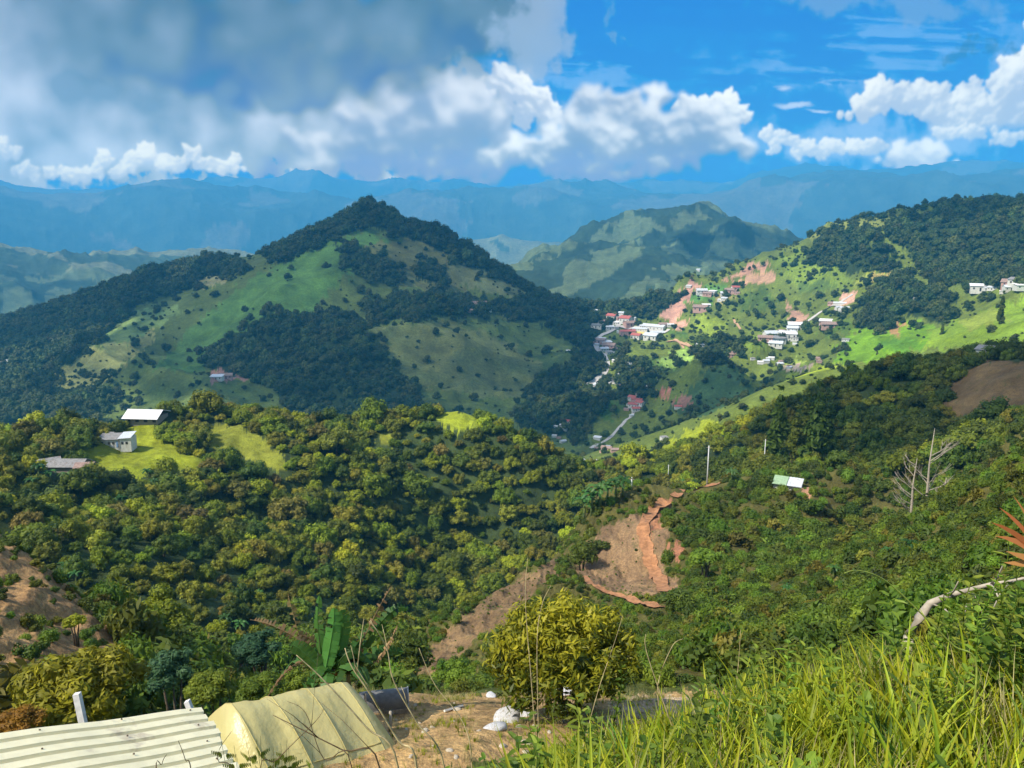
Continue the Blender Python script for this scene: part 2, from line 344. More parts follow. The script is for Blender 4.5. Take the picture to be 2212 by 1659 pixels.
# dark wooded slope on the right
line([(1560, 1015, 230), (1650, 1005, 235), (1750, 1005, 235), (1850, 1040, 215), (1950, 1040, 205), (2050, 990, 205), (2200, 920, 200), (2400, 850, 190)])
line([(1560, 935, 330), (1640, 900, 340), (1720, 870, 345), (1780, 850, 345), (1830, 825, 345), (1900, 800, 345), (1980, 785, 345), (2060, 775, 345), (2150, 775, 340), (2260, 770, 330), (2500, 740, 320)], 20)
line([(1700, 950, 280), (1850, 930, 270), (2000, 890, 265), (2212, 850, 260)])
hid([(1480, 260, -98), (1560, 280, -92)])
hid([(1500, 480, -165), (1700, 470, -150), (1900, 450, -120), (2100, 440, -105), (2500, 440, -90)])
# yellow meadow spur
line([(1330, 1020, 430), (1380, 985, 440), (1440, 955, 450), (1500, 930, 460), (1560, 905, 480), (1620, 880, 500), (1700, 850, 520), (1760, 810, 540), (1830, 780, 560)])
line([(1380, 1020, 400), (1480, 1010, 395), (1560, 975, 390)])
# valley
line([(1250, 1000, 560), (1300, 1010, 520), (1330, 1030, 480)])
line([(1180, 930, 760), (1250, 950, 720), (1320, 960, 660), (1400, 920, 660), (1470, 905, 640), (1560, 880, 640)])
line([(1220, 860, 900), (1300, 870, 860), (1380, 870, 820), (1450, 870, 780), (1560, 870, 740)])
line([(1320, 790, 1020), (1360, 790, 1000), (1430, 790, 960)])
line([(1290, 730, 1180), (1340, 712, 1220), (1400, 722, 1180), (1450, 730, 1140)])
line([(1300, 690, 1300), (1345, 672, 1330), (1385, 668, 1330), (1420, 665, 1310)])
# dark-faced spur in the valley
line([(1560, 770, 900), (1500, 820, 830), (1450, 860, 800)])
line([(1560, 770, 900), (1620, 820, 800), (1660, 870, 700)])
hid([(1640, 900, -190), (1700, 820, -185)])
# right hill
line([(1385, 668, 1330), (1430, 640, 1380), (1480, 612, 1400), (1560, 592, 1420), (1640, 568, 1430), (1720, 542, 1430), (1790, 505, 1420), (1870, 478, 1400), (1960, 455, 1380), (2090, 443, 1350), (2212, 434, 1300), (2500, 420, 1200)], 20)
line([(1430, 700, 1230), (1500, 690, 1210), (1560, 660, 1230), (1700, 640, 1200), (1850, 600, 1180), (2000, 580, 1150), (2212, 590, 1050), (2400, 590, 1000)])
line([(1560, 740, 1020), (1700, 718, 1020), (1800, 690, 1020), (1860, 640, 1050), (2000, 660, 980), (2120, 640, 960), (2212, 630, 950), (2400, 640, 900)])
line([(1700, 790, 880), (1780, 760, 880), (1900, 730, 850), (2050, 710, 800), (2212, 670, 800), (2400, 660, 750)])
line([(1720, 850, 680), (1850, 800, 640), (1950, 770, 620), (2100, 740, 600), (2300, 740, 560)])
hid([(1385, 1650, -330), (1600, 1750, -330), (1900, 1750, -300), (2212, 1700, -300), (2600, 1600, -300)])
# the peaked hill
line([(60, 850, 950), (110, 815, 1020), (150, 785, 1080), (220, 750, 1130), (300, 715, 1180), (400, 655, 1260), (500, 592, 1330), (570, 560, 1380), (620, 540, 1400), (700, 500, 1450), (745, 476, 1475), (772, 456, 1485), (790, 440, 1490),
      (812, 444, 1490), (845, 464, 1490), (900, 487, 1480), (960, 510, 1470), (1020, 540, 1450), (1060, 572, 1430), (1110, 600, 1400), (1160, 632, 1380), (1230, 655, 1360), (1300, 672, 1340)], 20)
line([(790, 440, 1490), (720, 530, 1330), (650, 600, 1210), (560, 700, 1060), (480, 800, 920)])
line([(845, 464, 1490), (860, 560, 1300), (900, 640, 1180), (950, 685, 1090), (1010, 720, 1040), (1080, 800, 940), (1150, 870, 860)])
line([(800, 700, 1040), (880, 695, 1060), (950, 686, 1080), (1000, 700, 1060)])
line([(820, 730, 960), (840, 790, 880), (870, 860, 800)])
line([(1000, 600, 1330), (1080, 680, 1240), (1180, 740, 1140), (1270, 800, 1020)])
line([(150, 850, 880), (300, 840, 880), (450, 860, 820), (620, 880, 780), (800, 900, 760), (1000, 920, 760), (1150, 930, 760)])
line([(300, 780, 1020), (400, 740, 1100)])
hid([(640, 1800, -210), (700, 1800, -180), (900, 1850, -180), (1100, 1750, -230), (1300, 1650, -300)])
# left wooded hill
line([(-500, 820, 1500), (-200, 760, 1500), (0, 705, 1500), (100, 672, 1520), (200, 640, 1550), (300, 595, 1600), (380, 578, 1650), (430, 568, 1680), (500, 578, 1700), (560, 585, 1700)], 24)
line([(-300, 860, 1150), (0, 820, 1150), (150, 740, 1250), (300, 680, 1330), (400, 640, 1420)])
line([(-300, 960, 800), (0, 940, 800), (150, 870, 860)])
hid([(-500, 550, -220), (0, 560, -215), (300, 600, -210)])
hid([(-600, 2600, -450), (0, 2600, -420), (400, 2600, -380), (900, 2600, -380)])
# the rounded hill beyond the saddle and its forerunner
line([(1060, 610, 2500), (1110, 580, 2600), (1160, 548, 2800), (1210, 522, 2900), (1280, 487, 3000), (1350, 467, 3050), (1430, 444, 3100), (1500, 437, 3100), (1540, 436, 3100), (1600, 466, 3050), (1680, 497, 3000), (1725, 528, 2950), (1800, 560, 2900)], 20)
line([(1090, 570, 2250), (1150, 565, 2250), (1220, 560, 2250), (1290, 540, 2300), (1350, 522, 2350), (1400, 540, 2250), (1450, 570, 2150), (1500, 600, 2100)])
line([(1540, 436, 3100), (1500, 500, 2800), (1470, 560, 2600)])
line([(1290, 590, 2100), (1350, 640, 1900), (1400, 650, 1850)])
line([(1150, 640, 1950), (1200, 650, 1950)])
hid([(950, 4000, -500), (1300, 4200, -500), (1800, 4000, -500), (2400, 3500, -500)])
# hills on the left, middle distance
line([(-500, 500, 4000), (-150, 520, 4000), (0, 527, 4000), (60, 534, 4100), (150, 556, 4100), (200, 560, 4100), (250, 548, 4200), (330, 546, 4200), (370, 538, 4200), (430, 548, 4300), (500, 552, 4400), (600, 565, 4400)], 24)
line([(-200, 640, 3200), (0, 640, 3200), (150, 620, 3400), (300, 590, 3700)])
hid([(-600, 5300, -700), (0, 5300, -700), (700, 5300, -650), (1100, 4900, -600)])
line([(960, 520, 6000), (1010, 508, 6000), (1080, 505, 6000), (1140, 512, 6000), (1200, 520, 6000), (1260, 530, 6000)])
line([(1700, 512, 5500), (1740, 503, 5500), (1800, 505, 5500), (1900, 510, 5500)])
hid([(-700, 7000, -800), (500, 7000, -800), (1200, 7000, -800), (2900, 7000, -800)])
# the ranges across the great valley
line([(-700, 470, 8000), (-100, 480, 8000), (60, 500, 8000), (250, 520, 8000), (420, 490, 8000), (640, 500, 8000), (900, 500, 8000), (1200, 480, 8000), (1500, 480, 8000), (1800, 470, 8000), (2200, 440, 8000), (2900, 440, 8000)])
line([(-700, 410, 9900), (-100, 402, 9900), (0, 400, 9900), (120, 404, 9900), (250, 398, 9900), (340, 383, 9900), (400, 380, 9900), (450, 402, 9900), (530, 430, 9900), (620, 440, 9900), (720, 438, 9900), (800, 450, 9900),
      (900, 430, 10000), (1000, 418, 10100), (1200, 424, 10100), (1300, 408, 10100), (1400, 412, 10100), (1480, 420, 10100), (1600, 432, 10100), (1680, 415, 10100), (1760, 402, 10100), (1860, 388, 10100), (1950, 400, 10100), (2080, 384, 10100), (2212, 360, 10100), (2900, 340, 10100)], 24)
line([(-700, 385, 13000), (0, 392, 13000), (300, 392, 13000), (460, 384, 13000), (560, 374, 13000), (640, 368, 13000), (740, 378, 13000), (900, 394, 13000), (1100, 400, 13000), (1280, 396, 13000), (1400, 398, 13000), (1560, 390, 13000), (1640, 372, 13000), (1720, 360, 13000), (1780, 366, 13000), (1900, 356, 13000),
      (2000, 346, 13000), (2050, 332, 13000), (2120, 330, 13000), (2212, 334, 13000), (2600, 330, 13000)], 24)
hid([(-700, 11300, 60), (500, 11300, 60), (1500, 11300, 100), (2900, 11300, 150)])
hid([(-700, 14600, 400), (500, 14600, 400), (1500, 14600, 400), (2900, 14600, 400)])

P = np.array(PTS)
def solve_rbf(P):
    X = P[:, :2]; D = np.sqrt(((X[:, None] - X[None]) ** 2).sum(-1) + 1e-5)
    n = len(P); A = np.zeros((n + 3, n + 3)); A[:n, :n] = -D - np.eye(n) * 2e-4
    A[:n, n] = 1; A[:n, n + 1:] = X; A[n, :n] = 1; A[n + 1:, :n] = X.T
    b = np.zeros(n + 3); b[:n] = P[:, 2]
    return np.linalg.solve(A, b)
Wt = solve_rbf(P)
def eval_rbf(az, L):
    out = np.empty(az.size); a = az.ravel(); l = L.ravel()
    for i in range(0, a.size, 20000):
        aa, ll = a[i:i + 20000], l[i:i + 20000]
        D = np.sqrt((aa[:, None] - P[None, :, 0]) ** 2 + (ll[:, None] - P[None, :, 1]) ** 2 + 1e-5)
        out[i:i + 20000] = -D @ Wt[:len(P)] + Wt[-3] + Wt[-2] * aa + Wt[-1] * ll
    return out.reshape(az.shape)

AZ0, AZ1, L0, L1 = -0.80, 0.80, log(1.0), log(15000.0)
NA, NL = 1400, 1400
ca = np.linspace(AZ0, AZ1, NA // 3); cl = np.linspace(L0, L1, NL // 3)
T0 = eval_rbf(*np.meshgrid(ca, cl, indexing='ij'))
ga = np.linspace(AZ0, AZ1, NA); gl = np.linspace(L0, L1, NL)
def bilin(G, a, l):
    fa = (a - AZ0) / (AZ1 - AZ0) * (G.shape[0] - 1); fl = (l - L0) / (L1 - L0) * (G.shape[1] - 1)
    ia = np.clip(fa.astype(int), 0, G.shape[0] - 2); il = np.clip(fl.astype(int), 0, G.shape[1] - 2)
    u = fa - ia; v = fl - il
    return G[ia, il] * (1 - u) * (1 - v) + G[ia + 1, il] * u * (1 - v) + G[ia, il + 1] * (1 - u) * v + G[ia + 1, il + 1] * u * v
A, L = np.meshgrid(ga, gl, indexing='ij')
T = bilin(T0, A.ravel(), L.ravel()).reshape(A.shape)
R = np.exp(L); X = R * np.sin(A); Y = R * np.cos(A)
# relief: gullies and spurs, by distance band
wm = sst(L, log(500), log(800)) * (1 - sst(L, log(2600), log(3800)))
rel = (ridged(X / 260 + 3.1, Y / 330, 4, 5) - .9) * 20 + fbm(X / 60, Y / 60, 3, 9) * 4
wf = sst(L, log(1900), log(2600)) * (1 - sst(L, log(5000), log(7000)))
rel2 = (ridged(X / 620 + 1.7, Y / 700, 5, 8) - .95) * 48
wff = sst(L, log(5500), log(8500))
rel3 = (ridged(X / 2300 + .4, Y / 2600, 6, 12) - .95) * 210
wn = sst(L, log(60), log(120)) * (1 - sst(L, log(400), log(600)))
rel4 = fbm(X / 34, Y / 34, 4, 21) * 4.0
bare_rough = (np.abs(fbm(X / 3.2, Y / 7.0, 4, 27)) - .25) * .8 * sst(L, log(34), log(44)) * (1 - sst(L, log(130), log(170)))
wnn = sst(L, log(3), log(30)) * (1 - sst(L, log(90), log(150)))
rel5 = fbm(X / 5, Y / 5, 4, 25) * .35
damp = 1.0
U, V = unproj(A, T)
crest = np.exp(-((L - log(1500)) / .16) ** 2) * sst(U, 1400, 1250)
rel = rel * (1 - .8 * crest)
rel = rel * (1 - .6 * sst(U, 700, 500) * sst(R, 1150, 1300))
T = T + (wm * rel + wf * rel2 + wff * rel3 * .62 + wn * rel4 + wnn * rel5 - bare_rough) / R
T = np.where(T * R > 1180, (1180 + (T * R - 1180) * .35) / R, T); Z = T * R
U, V = unproj(A, T)
RM = np.maximum.accumulate(T, axis=1)
VIS = T >= RM - 0.004

def hit(u, v, dmin=0.0):
    """where the line of sight through a photo point meets the ground"""
    az, t = ray(u, v)
    ia = (az - AZ0) / (AZ1 - AZ0) * (NA - 1); i = int(min(max(ia, 0), NA - 2)); f = ia - i
    col = T[i] * (1 - f) + T[i + 1] * f
    k0 = 0 if dmin <= 1 else int((log(dmin) - L0) / (L1 - L0) * (NL - 1))
    idx = np.nonzero(col[k0:] >= t)[0]
    k = (idx[0] + k0) if len(idx) else NL - 1
    if k > k0 and col[k] != col[k - 1]:
        g = (t - col[k - 1]) / (col[k] - col[k - 1]); l = gl[k - 1] + (gl[1] - gl[0]) * min(max(g, 0), 1)
    else: l = gl[k]
    r = exp(l); return np.array([r * sin(az), r * cos(az), t * r])
def ground_z(x, y):
    az = atan2(x, y); l = log(max(1.01, math.hypot(x, y)))
    return float(bilin(T, np.array([az]), np.array([l]))[0]) * exp(l)
def ground_zs(x, y):
    az = np.arctan2(x, y); r = np.maximum(1.01, np.hypot(x, y))
    return bilin(T, az, np.log(r)) * r

# ------------------------------------------------------------------ land cover
def inpoly(u, v, poly):
    r = np.zeros(u.shape, bool); n = len(poly)
    for i in range(n):
        x1, y1 = poly[i]; x2, y2 = poly[(i + 1) % n]
        if y1 == y2: continue
        c = ((y1 > v) != (y2 > v)) & (u < (x2 - x1) * (v - y1) / (y2 - y1) + x1)
        r ^= c
    return r
FOREST = [  # (polygon, nearest, farthest) woods on the middle hills
 ([(575,575),(620,515),(700,470),(770,425),(850,440),(930,475),(1060,560),(1160,625),(1230,640),(1300,672),(1180,650),(1060,590),(1000,572),(930,530),(870,505),(800,490),(760,500),(700,530),(620,565)], 1200, 1600),
 ([(725,520),(790,545),(860,580),(870,612),(800,605),(740,560)], 1000, 1500),
 ([(900,560),(960,590),(960,620),(910,600)], 1000, 1500),
 ([(790,660),(870,640),(1000,645),(1060,660),(1050,690),(960,680),(870,692),(800,700)], 950, 1400),
 ([(368,695),(395,680),(420,700),(400,745),(372,745)], 900, 1400),
 ([(430,780),(500,700),(560,690),(650,680),(780,690),(800,720),(825,760),(860,800),(905,850),(900,950),(620,900),(600,840),(480,800)], 700, 1250),
 ([(1020,650),(1100,660),(1140,640),(1240,655),(1380,660),(1300,720),(1285,770),(1240,740),(1180,700),(1100,690)], 900, 1500),
 ([(1200,790),(1290,780),(1310,860),(1250,960),(1200,940),(1120,920),(1150,850)], 600, 1300),
 ([(-300,900),(-300,740),(0,690),(200,625),(300,580),(430,555),(520,575),(540,590),(440,600),(380,640),(310,650),(250,700),(180,760),(110,800),(-50,960),(-300,1000)], 700, 1900),
 ([(-100,1000),(-100,880),(110,815),(200,830),(260,850),(230,900),(100,960)], 600, 1100),
 ([(1735,545),(1790,500),(1850,485),(1900,530),(1940,560),(1930,585),(1850,590),(1760,570)], 900, 1500),
 ([(1900,500),(2000,460),(2100,440),(2260,430),(2400,430),(2400,640),(2212,620),(2050,615),(1990,590),(1950,530)], 800, 1500),
 ([(1870,640),(1940,600),(2060,640),(2040,700),(1960,680),(1900,720),(1850,700)], 700, 1200),
 ([(1500,740),(1560,735),(1600,760),(1540,790),(1500,775)], 700, 1100),
 ([(1230,660),(1340,640),(1400,630),(1480,640),(1400,690),(1330,690),(1270,700)], 1200, 1500),
 ([(1330,760),(1400,790),(1420,850),(1370,880),(1330,850)], 700, 1100),
]
FIELDS = [  # (polygon, nearest, farthest, colour) meadows, ploughed plots, cuttings
 ([(560,590),(700,520),(800,500),(850,520),(700,640),(640,720),(540,730),(430,800),(330,800),(420,700)], 900, 1500, (.10,.19,.04)),
 ([(90,850),(150,780),(250,728),(345,690),(330,740),(250,800),(200,850)], 850, 1300, (.30,.29,.09)),
 ([(760,540),(900,510),(1010,560),(1000,640),(860,620)], 1100, 1500, (.16,.16,.055)),
 ([(960,540),(1050,580),(1150,640),(1120,650),(1000,610)], 1200, 1500, (.19,.20,.08)),
 ([(800,710),(950,690),(1010,705),(1100,740),(1180,800),(1200,850),(1050,860),(900,830),(830,780)], 800, 1200, (.16,.175,.055)),
 ([(620,830),(700,810),(710,850),(640,860)], 700, 1000, (.12,.30,.04)),
 ([(455,800),(480,788),(525,790),(530,820),(460,825)], 700, 1100, (.30,.16,.13)),
 ([(210,740),(260,700),(300,670),(350,660),(400,670),(330,720),(250,745)], 1000, 1400, (.17,.24,.07)),
 ([(390,610),(430,590),(520,580),(480,610),(430,620)], 1200, 1900, (.27,.25,.11)),
 ([(1415,668),(1450,640),(1480,625),(1500,600),(1512,604),(1485,655),(1470,690),(1487,700),(1478,707),(1450,700),(1420,682)], 1000, 1500, (.50,.27,.20)),
 ([(1560,600),(1600,578),(1655,563),(1662,576),(1610,596),(1575,606)], 1100, 1600, (.48,.26,.18)),
 ([(1590,612),(1625,590),(1690,588),(1650,614)], 1100, 1500, (.46,.27,.17)),
 ([(1668,562),(1740,540),(1830,590),(1840,610),(1760,640),(1700,600)], 1000, 1500, (.16,.22,.03)),
 ([(1480,640),(1560,610),(1580,640),(1500,660)], 1000, 1500, (.11,.24,.05)),
 ([(1693,648),(1720,672),(1752,680),(1745,698),(1716,694),(1702,672)], 800, 1300, (.42,.24,.17)),
 ([(1798,660),(1836,630),(1858,624),(1856,636),(1826,662)], 900, 1300, (.52,.30,.22)),
 ([(1845,625),(1900,590),(1880,588),(1850,605)], 900, 1300, (.30,.34,.06)),
 ([(1880,600),(1920,572),(1945,590),(1925,610)], 900, 1300, (.34,.26,.08)),
 ([(1820,730),(1900,690),(2000,700),(2040,730),(1950,760),(1850,790),(1800,780)], 550, 1000, (.15,.28,.015)),
 ([(2000,720),(2212,640),(2400,600),(2400,740),(2150,740),(2000,760)], 500, 1000, (.18,.27,.025)),
 ([(1890,700),(1930,690),(1960,705),(1930,725)], 600, 1000, (.34,.20,.09)),
 ([(1960,655),(2000,648),(2020,665),(1980,675)], 700, 1100, (.38,.22,.10)),
 ([(1420,780),(1480,750),(1500,770),(1450,800)], 700, 1200, (.22,.33,.07)),
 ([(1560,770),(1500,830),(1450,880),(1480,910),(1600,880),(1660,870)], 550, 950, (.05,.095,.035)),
 ([(1424,842),(1436,834),(1447,842),(1440,856),(1428,858)], 600, 1000, (.40,.16,.11)),
 ([(1455,860),(1490,852),(1488,880),(1462,876)], 600, 1000, (.28,.14,.10)),
 ([(1720,790),(1800,780),(1840,800),(1720,850),(1690,840)], 550, 900, (.26,.32,.03)),
 ([(1360,1030),(1380,985),(1440,950),(1500,925),(1560,905),(1530,960),(1440,1020)], 370, 560, (.30,.34,.02)),
 ([(1690,782),(1740,778),(1745,790),(1692,792)], 700, 1000, (.28,.36,.06)),
 ([(1685,790),(1755,788),(1760,798),(1690,797)], 700, 1000, (.55,.40,.30)),
 ([(2040,900),(2050,830),(2120,780),(2260,775),(2300,870),(2150,900)], 180, 345, (.16,.105,.05)),
 ([(1500,690),(1560,680),(1580,705),(1540,725),(1500,715)], 800, 1300, (.20,.26,.03)),
 ([(1590,640),(1650,625),(1690,650),(1640,672),(1600,665)], 900, 1400, (.075,.12,.025)),
 ([(1600,730),(1660,722),(1680,745),(1620,760)], 700, 1200, (.17,.24,.03)),
 ([(1440,705),(1480,712),(1490,730),(1450,728)], 900, 1300, (.08,.14,.025)),
 ([(1760,700),(1820,690),(1850,712),(1780,730)], 700, 1100, (.10,.16,.025)),
 ([(1880,740),(1960,725),(2010,745),(1940,765)], 550, 900, (.10,.22,.02)),
 ([(2060,690),(2150,668),(2180,690),(2100,715)], 600, 900, (.23,.28,.04)),
 ([(1530,640),(1575,625),(1590,640),(1550,655)], 1000, 1500, (.26,.22,.08)),
 ([(1720,610),(1790,600),(1800,625),(1740,635)], 1000, 1400, (.09,.14,.03)),
 ([(1340,800),(1400,770),(1440,790),(1400,830),(1350,840)], 700, 1100, (.09,.16,.03)),
 ([(1640,500),(1990,455),(2000,475),(1800,520)], 1200, 1500, (.19,.21,.05)),
 ([(1980,560),(2060,545),(2090,570),(2010,590)], 900, 1400, (.12,.20,.03)),
 ([(1280,880),(1320,850),(1340,880),(1310,910)], 600, 950, (.08,.16,.03)),
 # wooded hill: clearings
 ([(165,990),(200,962),(225,955),(280,915),(330,910),(350,945),(400,975),(450,995),(425,1030),(350,1010),(300,1035),(230,1020)], 215, 300, (.24,.27,.020)),
 ([(440,915),(520,920),(590,960),(640,1010),(600,1020),(520,990),(450,965)], 225, 300, (.22,.235,.03)),
 ([(935,882),(980,878),(1030,898),(1045,918),(990,935),(945,915)], 260, 325, (.27,.31,.025)),
 ([(800,935),(850,940),(850,965),(810,955)], 250, 325, (.22,.235,.03)),
 # bare slopes near by
 ([(-400,800),(0,1140),(60,1185),(140,1250),(215,1320),(300,1440),(240,1500),(-400,1560)], 36, 118, (.30,.18,.085)),
 ([(870,1465),(930,1405),(1000,1330),(1060,1283),(1120,1250),(1215,1192),(1200,1240),(1110,1325),(1010,1400),(930,1460)], 55, 126, (.21,.135,.07)),
 ([(1225,1205),(1280,1160),(1340,1120),(1410,1105),(1440,1150),(1440,1230),(1490,1300),(1350,1285),(1260,1258)], 76, 140, (.26,.165,.09)),
 ([(1410,1110),(1425,1085),(1450,1085),(1430,1120),(1405,1165),(1398,1140)], 100, 160, (.34,.16,.085)),
 ([(1440,1185),(1468,1165),(1480,1190),(1462,1220)], 85, 140, (.40,.18,.10)),
 ([(1728,1045),(1745,1038),(1755,1050),(1752,1082),(1735,1075)], 130, 175, (.45,.24,.14)),
 ([(600,1330),(560,1440),(480,1500),(520,1400)], 60, 160, (.15,.10,.055)),
 # yard
 ([(640,1500),(830,1495),(1100,1500),(1400,1500),(1640,1480),(1660,1540),(1500,1570),(1250,1600),(900,1680),(640,1680)], 12, 28, (.50,.32,.14)),
 ([(1340,1500),(1500,1505),(1560,1525),(1420,1560),(1300,1560)], 12, 30, (.62,.45,.28)),
]
nU = U + fbm(U / 26, V / 18, 5, 41, .62) * 15 ; nV = V + fbm(U / 26 + 5, V / 18, 5, 42, .62) * 10
COL = np.zeros(A.shape + (3,), np.float32); WOOD = np.zeros(A.shape, np.float32)
def paint(mask, c): COL[mask] = c
lo_ = fbm(A * 30, L * 12, 4, 51)[..., None]
COL[:] = (.10, .12, .03)
paint(R > 28, (.045, .065, .022))
m_ = (R > 28) & (R < 200) & (U > 880)
COL[m_] = (.115, .105, .03)
m_ = (R > 340); COL[m_] = (.125, .160, .028)
COL[(R > 340) & (U < 1280)] = (.11, .145, .035)
COL[(R > 1600)] = (.10, .13, .06)
COL[(R > 1600) & (fbm(X / 170, Y / 220, 5, 77) > -.02)] = (.03, .05, .026)
COL[(R > 3600)] = (.16, .17, .09)
COL[(R > 3600) & (fbm(X / 420, Y / 420, 4, 78) > .08)] = (.05, .075, .04)
COL[(R > 7000)] = (.055, .075, .055)
COL[(R > 7000) & (fbm(X / 1500, Y / 1500, 5, 79) > .25)] = (.12, .12, .09)
for poly, d0, d1, c in FIELDS:
    us = [p[0] for p in poly]; vs = [p[1] for p in poly]
    bx = (nU > min(us)) & (nU < max(us)) & (nV > min(vs)) & (nV < max(vs)) & (R > d0) & (R < d1)
    k = np.nonzero(bx); ins = inpoly(nU[k], nV[k], poly)
    COL[k[0][ins], k[1][ins]] = c
def in_forest(u, v, r):
    m = np.zeros(u.shape, bool)
    for poly, d0, d1 in FOREST: m |= inpoly(u, v, poly) & (r > d0) & (r < d1)
    return m & ~inpoly(u, v, [(95,850),(150,780),(300,705),(420,640),(600,560),(640,640),(420,790),(300,840),(200,850)])
m_ = in_forest(nU, nV, R)
COL[m_] = (.028, .045, .016)
COL *= np.exp(lo_ * .22)
COL = np.clip(COL, 0, 1)
del lo_, m_

# ------------------------------------------------------------------ materials
def mat(name):
    m = bpy.data.materials.new(name); m.use_nodes = True; m.node_tree.nodes.clear(); k = NT(m.node_tree)
    return m, k
def finish(k, bsdf):
    o = k.new('ShaderNodeOutputMaterial'); k.l.new(bsdf, o.inputs[0])
def simple(name, c, rough=.7, nscale=6.0, var=.25, metal=0.0, spec=.3, bump=0.0, c2=None, sc2=1.5):
    """plain surface with grime and unevenness of its own"""
    m, k = mat(name); b = k.new('ShaderNodeBsdfPrincipled')
    tcn = k.new('ShaderNodeTexCoord'); n = k.noise(tcn.outputs['Object'], nscale, 5, .6)
    a = tuple(x * (1 - var) for x in c); d = tuple(min(1, x * (1 + var)) for x in c)
    cc = k.mix(k.ss(n, .3, .7), (*a, 1), (*d, 1))
    if c2:
        n2 = k.noise(tcn.outputs['Object'], sc2, 4, .65); cc = k.mix(k.ss(n2, .55, .68), cc, (*c2, 1))
    k.put(b.inputs['Base Color'], cc); b.inputs['Roughness'].default_value = rough; b.inputs['Metallic'].default_value = metal
    b.inputs['Specular IOR Level'].default_value = spec
    if bump:
        bp = k.new('ShaderNodeBump'); k.put(bp.inputs['Height'], n); bp.inputs['Strength'].default_value = bump; bp.inputs['Distance'].default_value = .02
        k.l.new(bp.outputs[0], b.inputs['Normal'])
    finish(k, b.outputs[0]); return m
def leafy(name, c, c2, trans=.3, rough=.6, hue=.03):
    """foliage: leaf colour wanders by leaf, by clump and by plant; some light passes through"""
    m, k = mat(name)
    at = k.new('ShaderNodeAttribute'); at.attribute_name = 'tone'
    oi = k.new('ShaderNodeObjectInfo'); r = oi.outputs['Random']
    f = k.m('ADD', k.mul(at.outputs['Fac'], .75), k.mul(k.sub(r, .5), .7), clamp=True)
    col = k.mix(f, (*c, 1), (*c2, 1))
    hs = k.new('ShaderNodeHueSaturation'); k.put(hs.inputs['Color'], col)
    k.put(hs.inputs['Hue'], k.lin(k.m('FRACT', k.mul(r, 7.31)), 0, 1, .5 - hue, .5 + hue * .6))
    k.put(hs.inputs['Value'], k.lin(k.m('FRACT', k.mul(r, 13.7)), 0, 1, .7, 1.35))
    b = k.new('ShaderNodeBsdfPrincipled'); k.put(b.inputs['Base Color'], hs.outputs[0]); b.inputs['Roughness'].default_value = rough; b.inputs['Specular IOR Level'].default_value = .25
    t = k.new('ShaderNodeBsdfTranslucent'); k.put(t.inputs[0], hs.outputs[0])
    mx = k.new('ShaderNodeMixShader'); mx.inputs[0].default_value = trans; k.l.new(b.outputs[0], mx.inputs[1]); k.l.new(t.outputs[0], mx.inputs[2])
    finish(k, mx.outputs[0]); return m
def ground_mat():
    m, k = mat('earth_and_turf'); b = k.new('ShaderNodeBsdfPrincipled')
    at = k.new('ShaderNodeAttribute'); at.attribute_name = 'cover'
    g = k.new('ShaderNodeNewGeometry'); p = g.outputs['Position']
    c = at.outputs['Color']
    for sc, st in ((.006, .30), (.04, .38), (.35, .34), (3.0, .45), (16.0, .4)):
        n = k.noise(p, sc, 4, .62); c = k.mix(1.0, c, k.new('ShaderNodeCombineColor').outputs[0], 'MULTIPLY')
        comb = k.n[-2]
        v = k.lin(n, .25, .75, 1 - st, 1 + st)
        cc = [x for x in k.n if x.bl_idname == 'ShaderNodeCombineColor'][-1]
        k.put(cc.inputs[0], v); k.put(cc.inputs[1], v); k.put(cc.inputs[2], k.m('POWER', v, .8))
    # tufts: small darker green marks on turf and bare soil alike
    n = k.noise(p, .45, 7, .75); c = k.mix(k.mul(k.ss(n, .55, .66), .5), c, (.05, .075, .02, 1))
    k.put(b.inputs['Base Color'], c); b.inputs['Roughness'].default_value = .9; b.inputs['Specular IOR Level'].default_value = .1
    bp = k.new('ShaderNodeBump'); bp.inputs['Strength'].default_value = .6; bp.inputs['Distance'].default_value = .5
    k.put(bp.inputs['Height'], k.add(k.noise(p, 1.3, 6, .65), k.mul(k.noise(p, .09, 5, .6), 4.0))); k.l.new(bp.outputs[0], b.inputs['Normal'])
    finish(k, b.outputs[0]); return m
M_GROUND = ground_mat()

def mesh_from(name, verts, quads, mats, smooth=False, tone=None, midx=None):
    verts = np.asarray(verts, np.float32); quads = np.asarray(quads, np.int32)
    nf, nc = quads.shape
    me = bpy.data.meshes.new(name); me.vertices.add(len(verts)); me.vertices.foreach_set('co', verts.ravel())
    me.loops.add(quads.size); me.loops.foreach_set('vertex_index', quads.ravel())
    me.polygons.add(nf); me.polygons.foreach_set('loop_start', (np.arange(nf) * nc).astype(np.int32)); me.polygons.foreach_set('loop_total', np.full(nf, nc, np.int32))
    for m in mats: me.materials.append(m)
    if midx is not None: me.polygons.foreach_set('material_index', np.asarray(midx, np.int32))
    me.update(calc_edges=True)
    if smooth: me.polygons.foreach_set('use_smooth', np.ones(nf, bool))
    if tone is not None:
        a = me.attributes.new('tone', 'FLOAT', 'POINT'); a.data.foreach_set('value', np.asarray(tone, np.float32))
    return me
def link(name, me, parent=None, loc=None, **props):
    o = bpy.data.objects.new(name, me); C.objects.link(o)
    if parent is not None: o.parent = parent
    if loc is not None: o.location = [float(x) for x in loc]
    for k, v in props.items(): o[k] = v
    return o
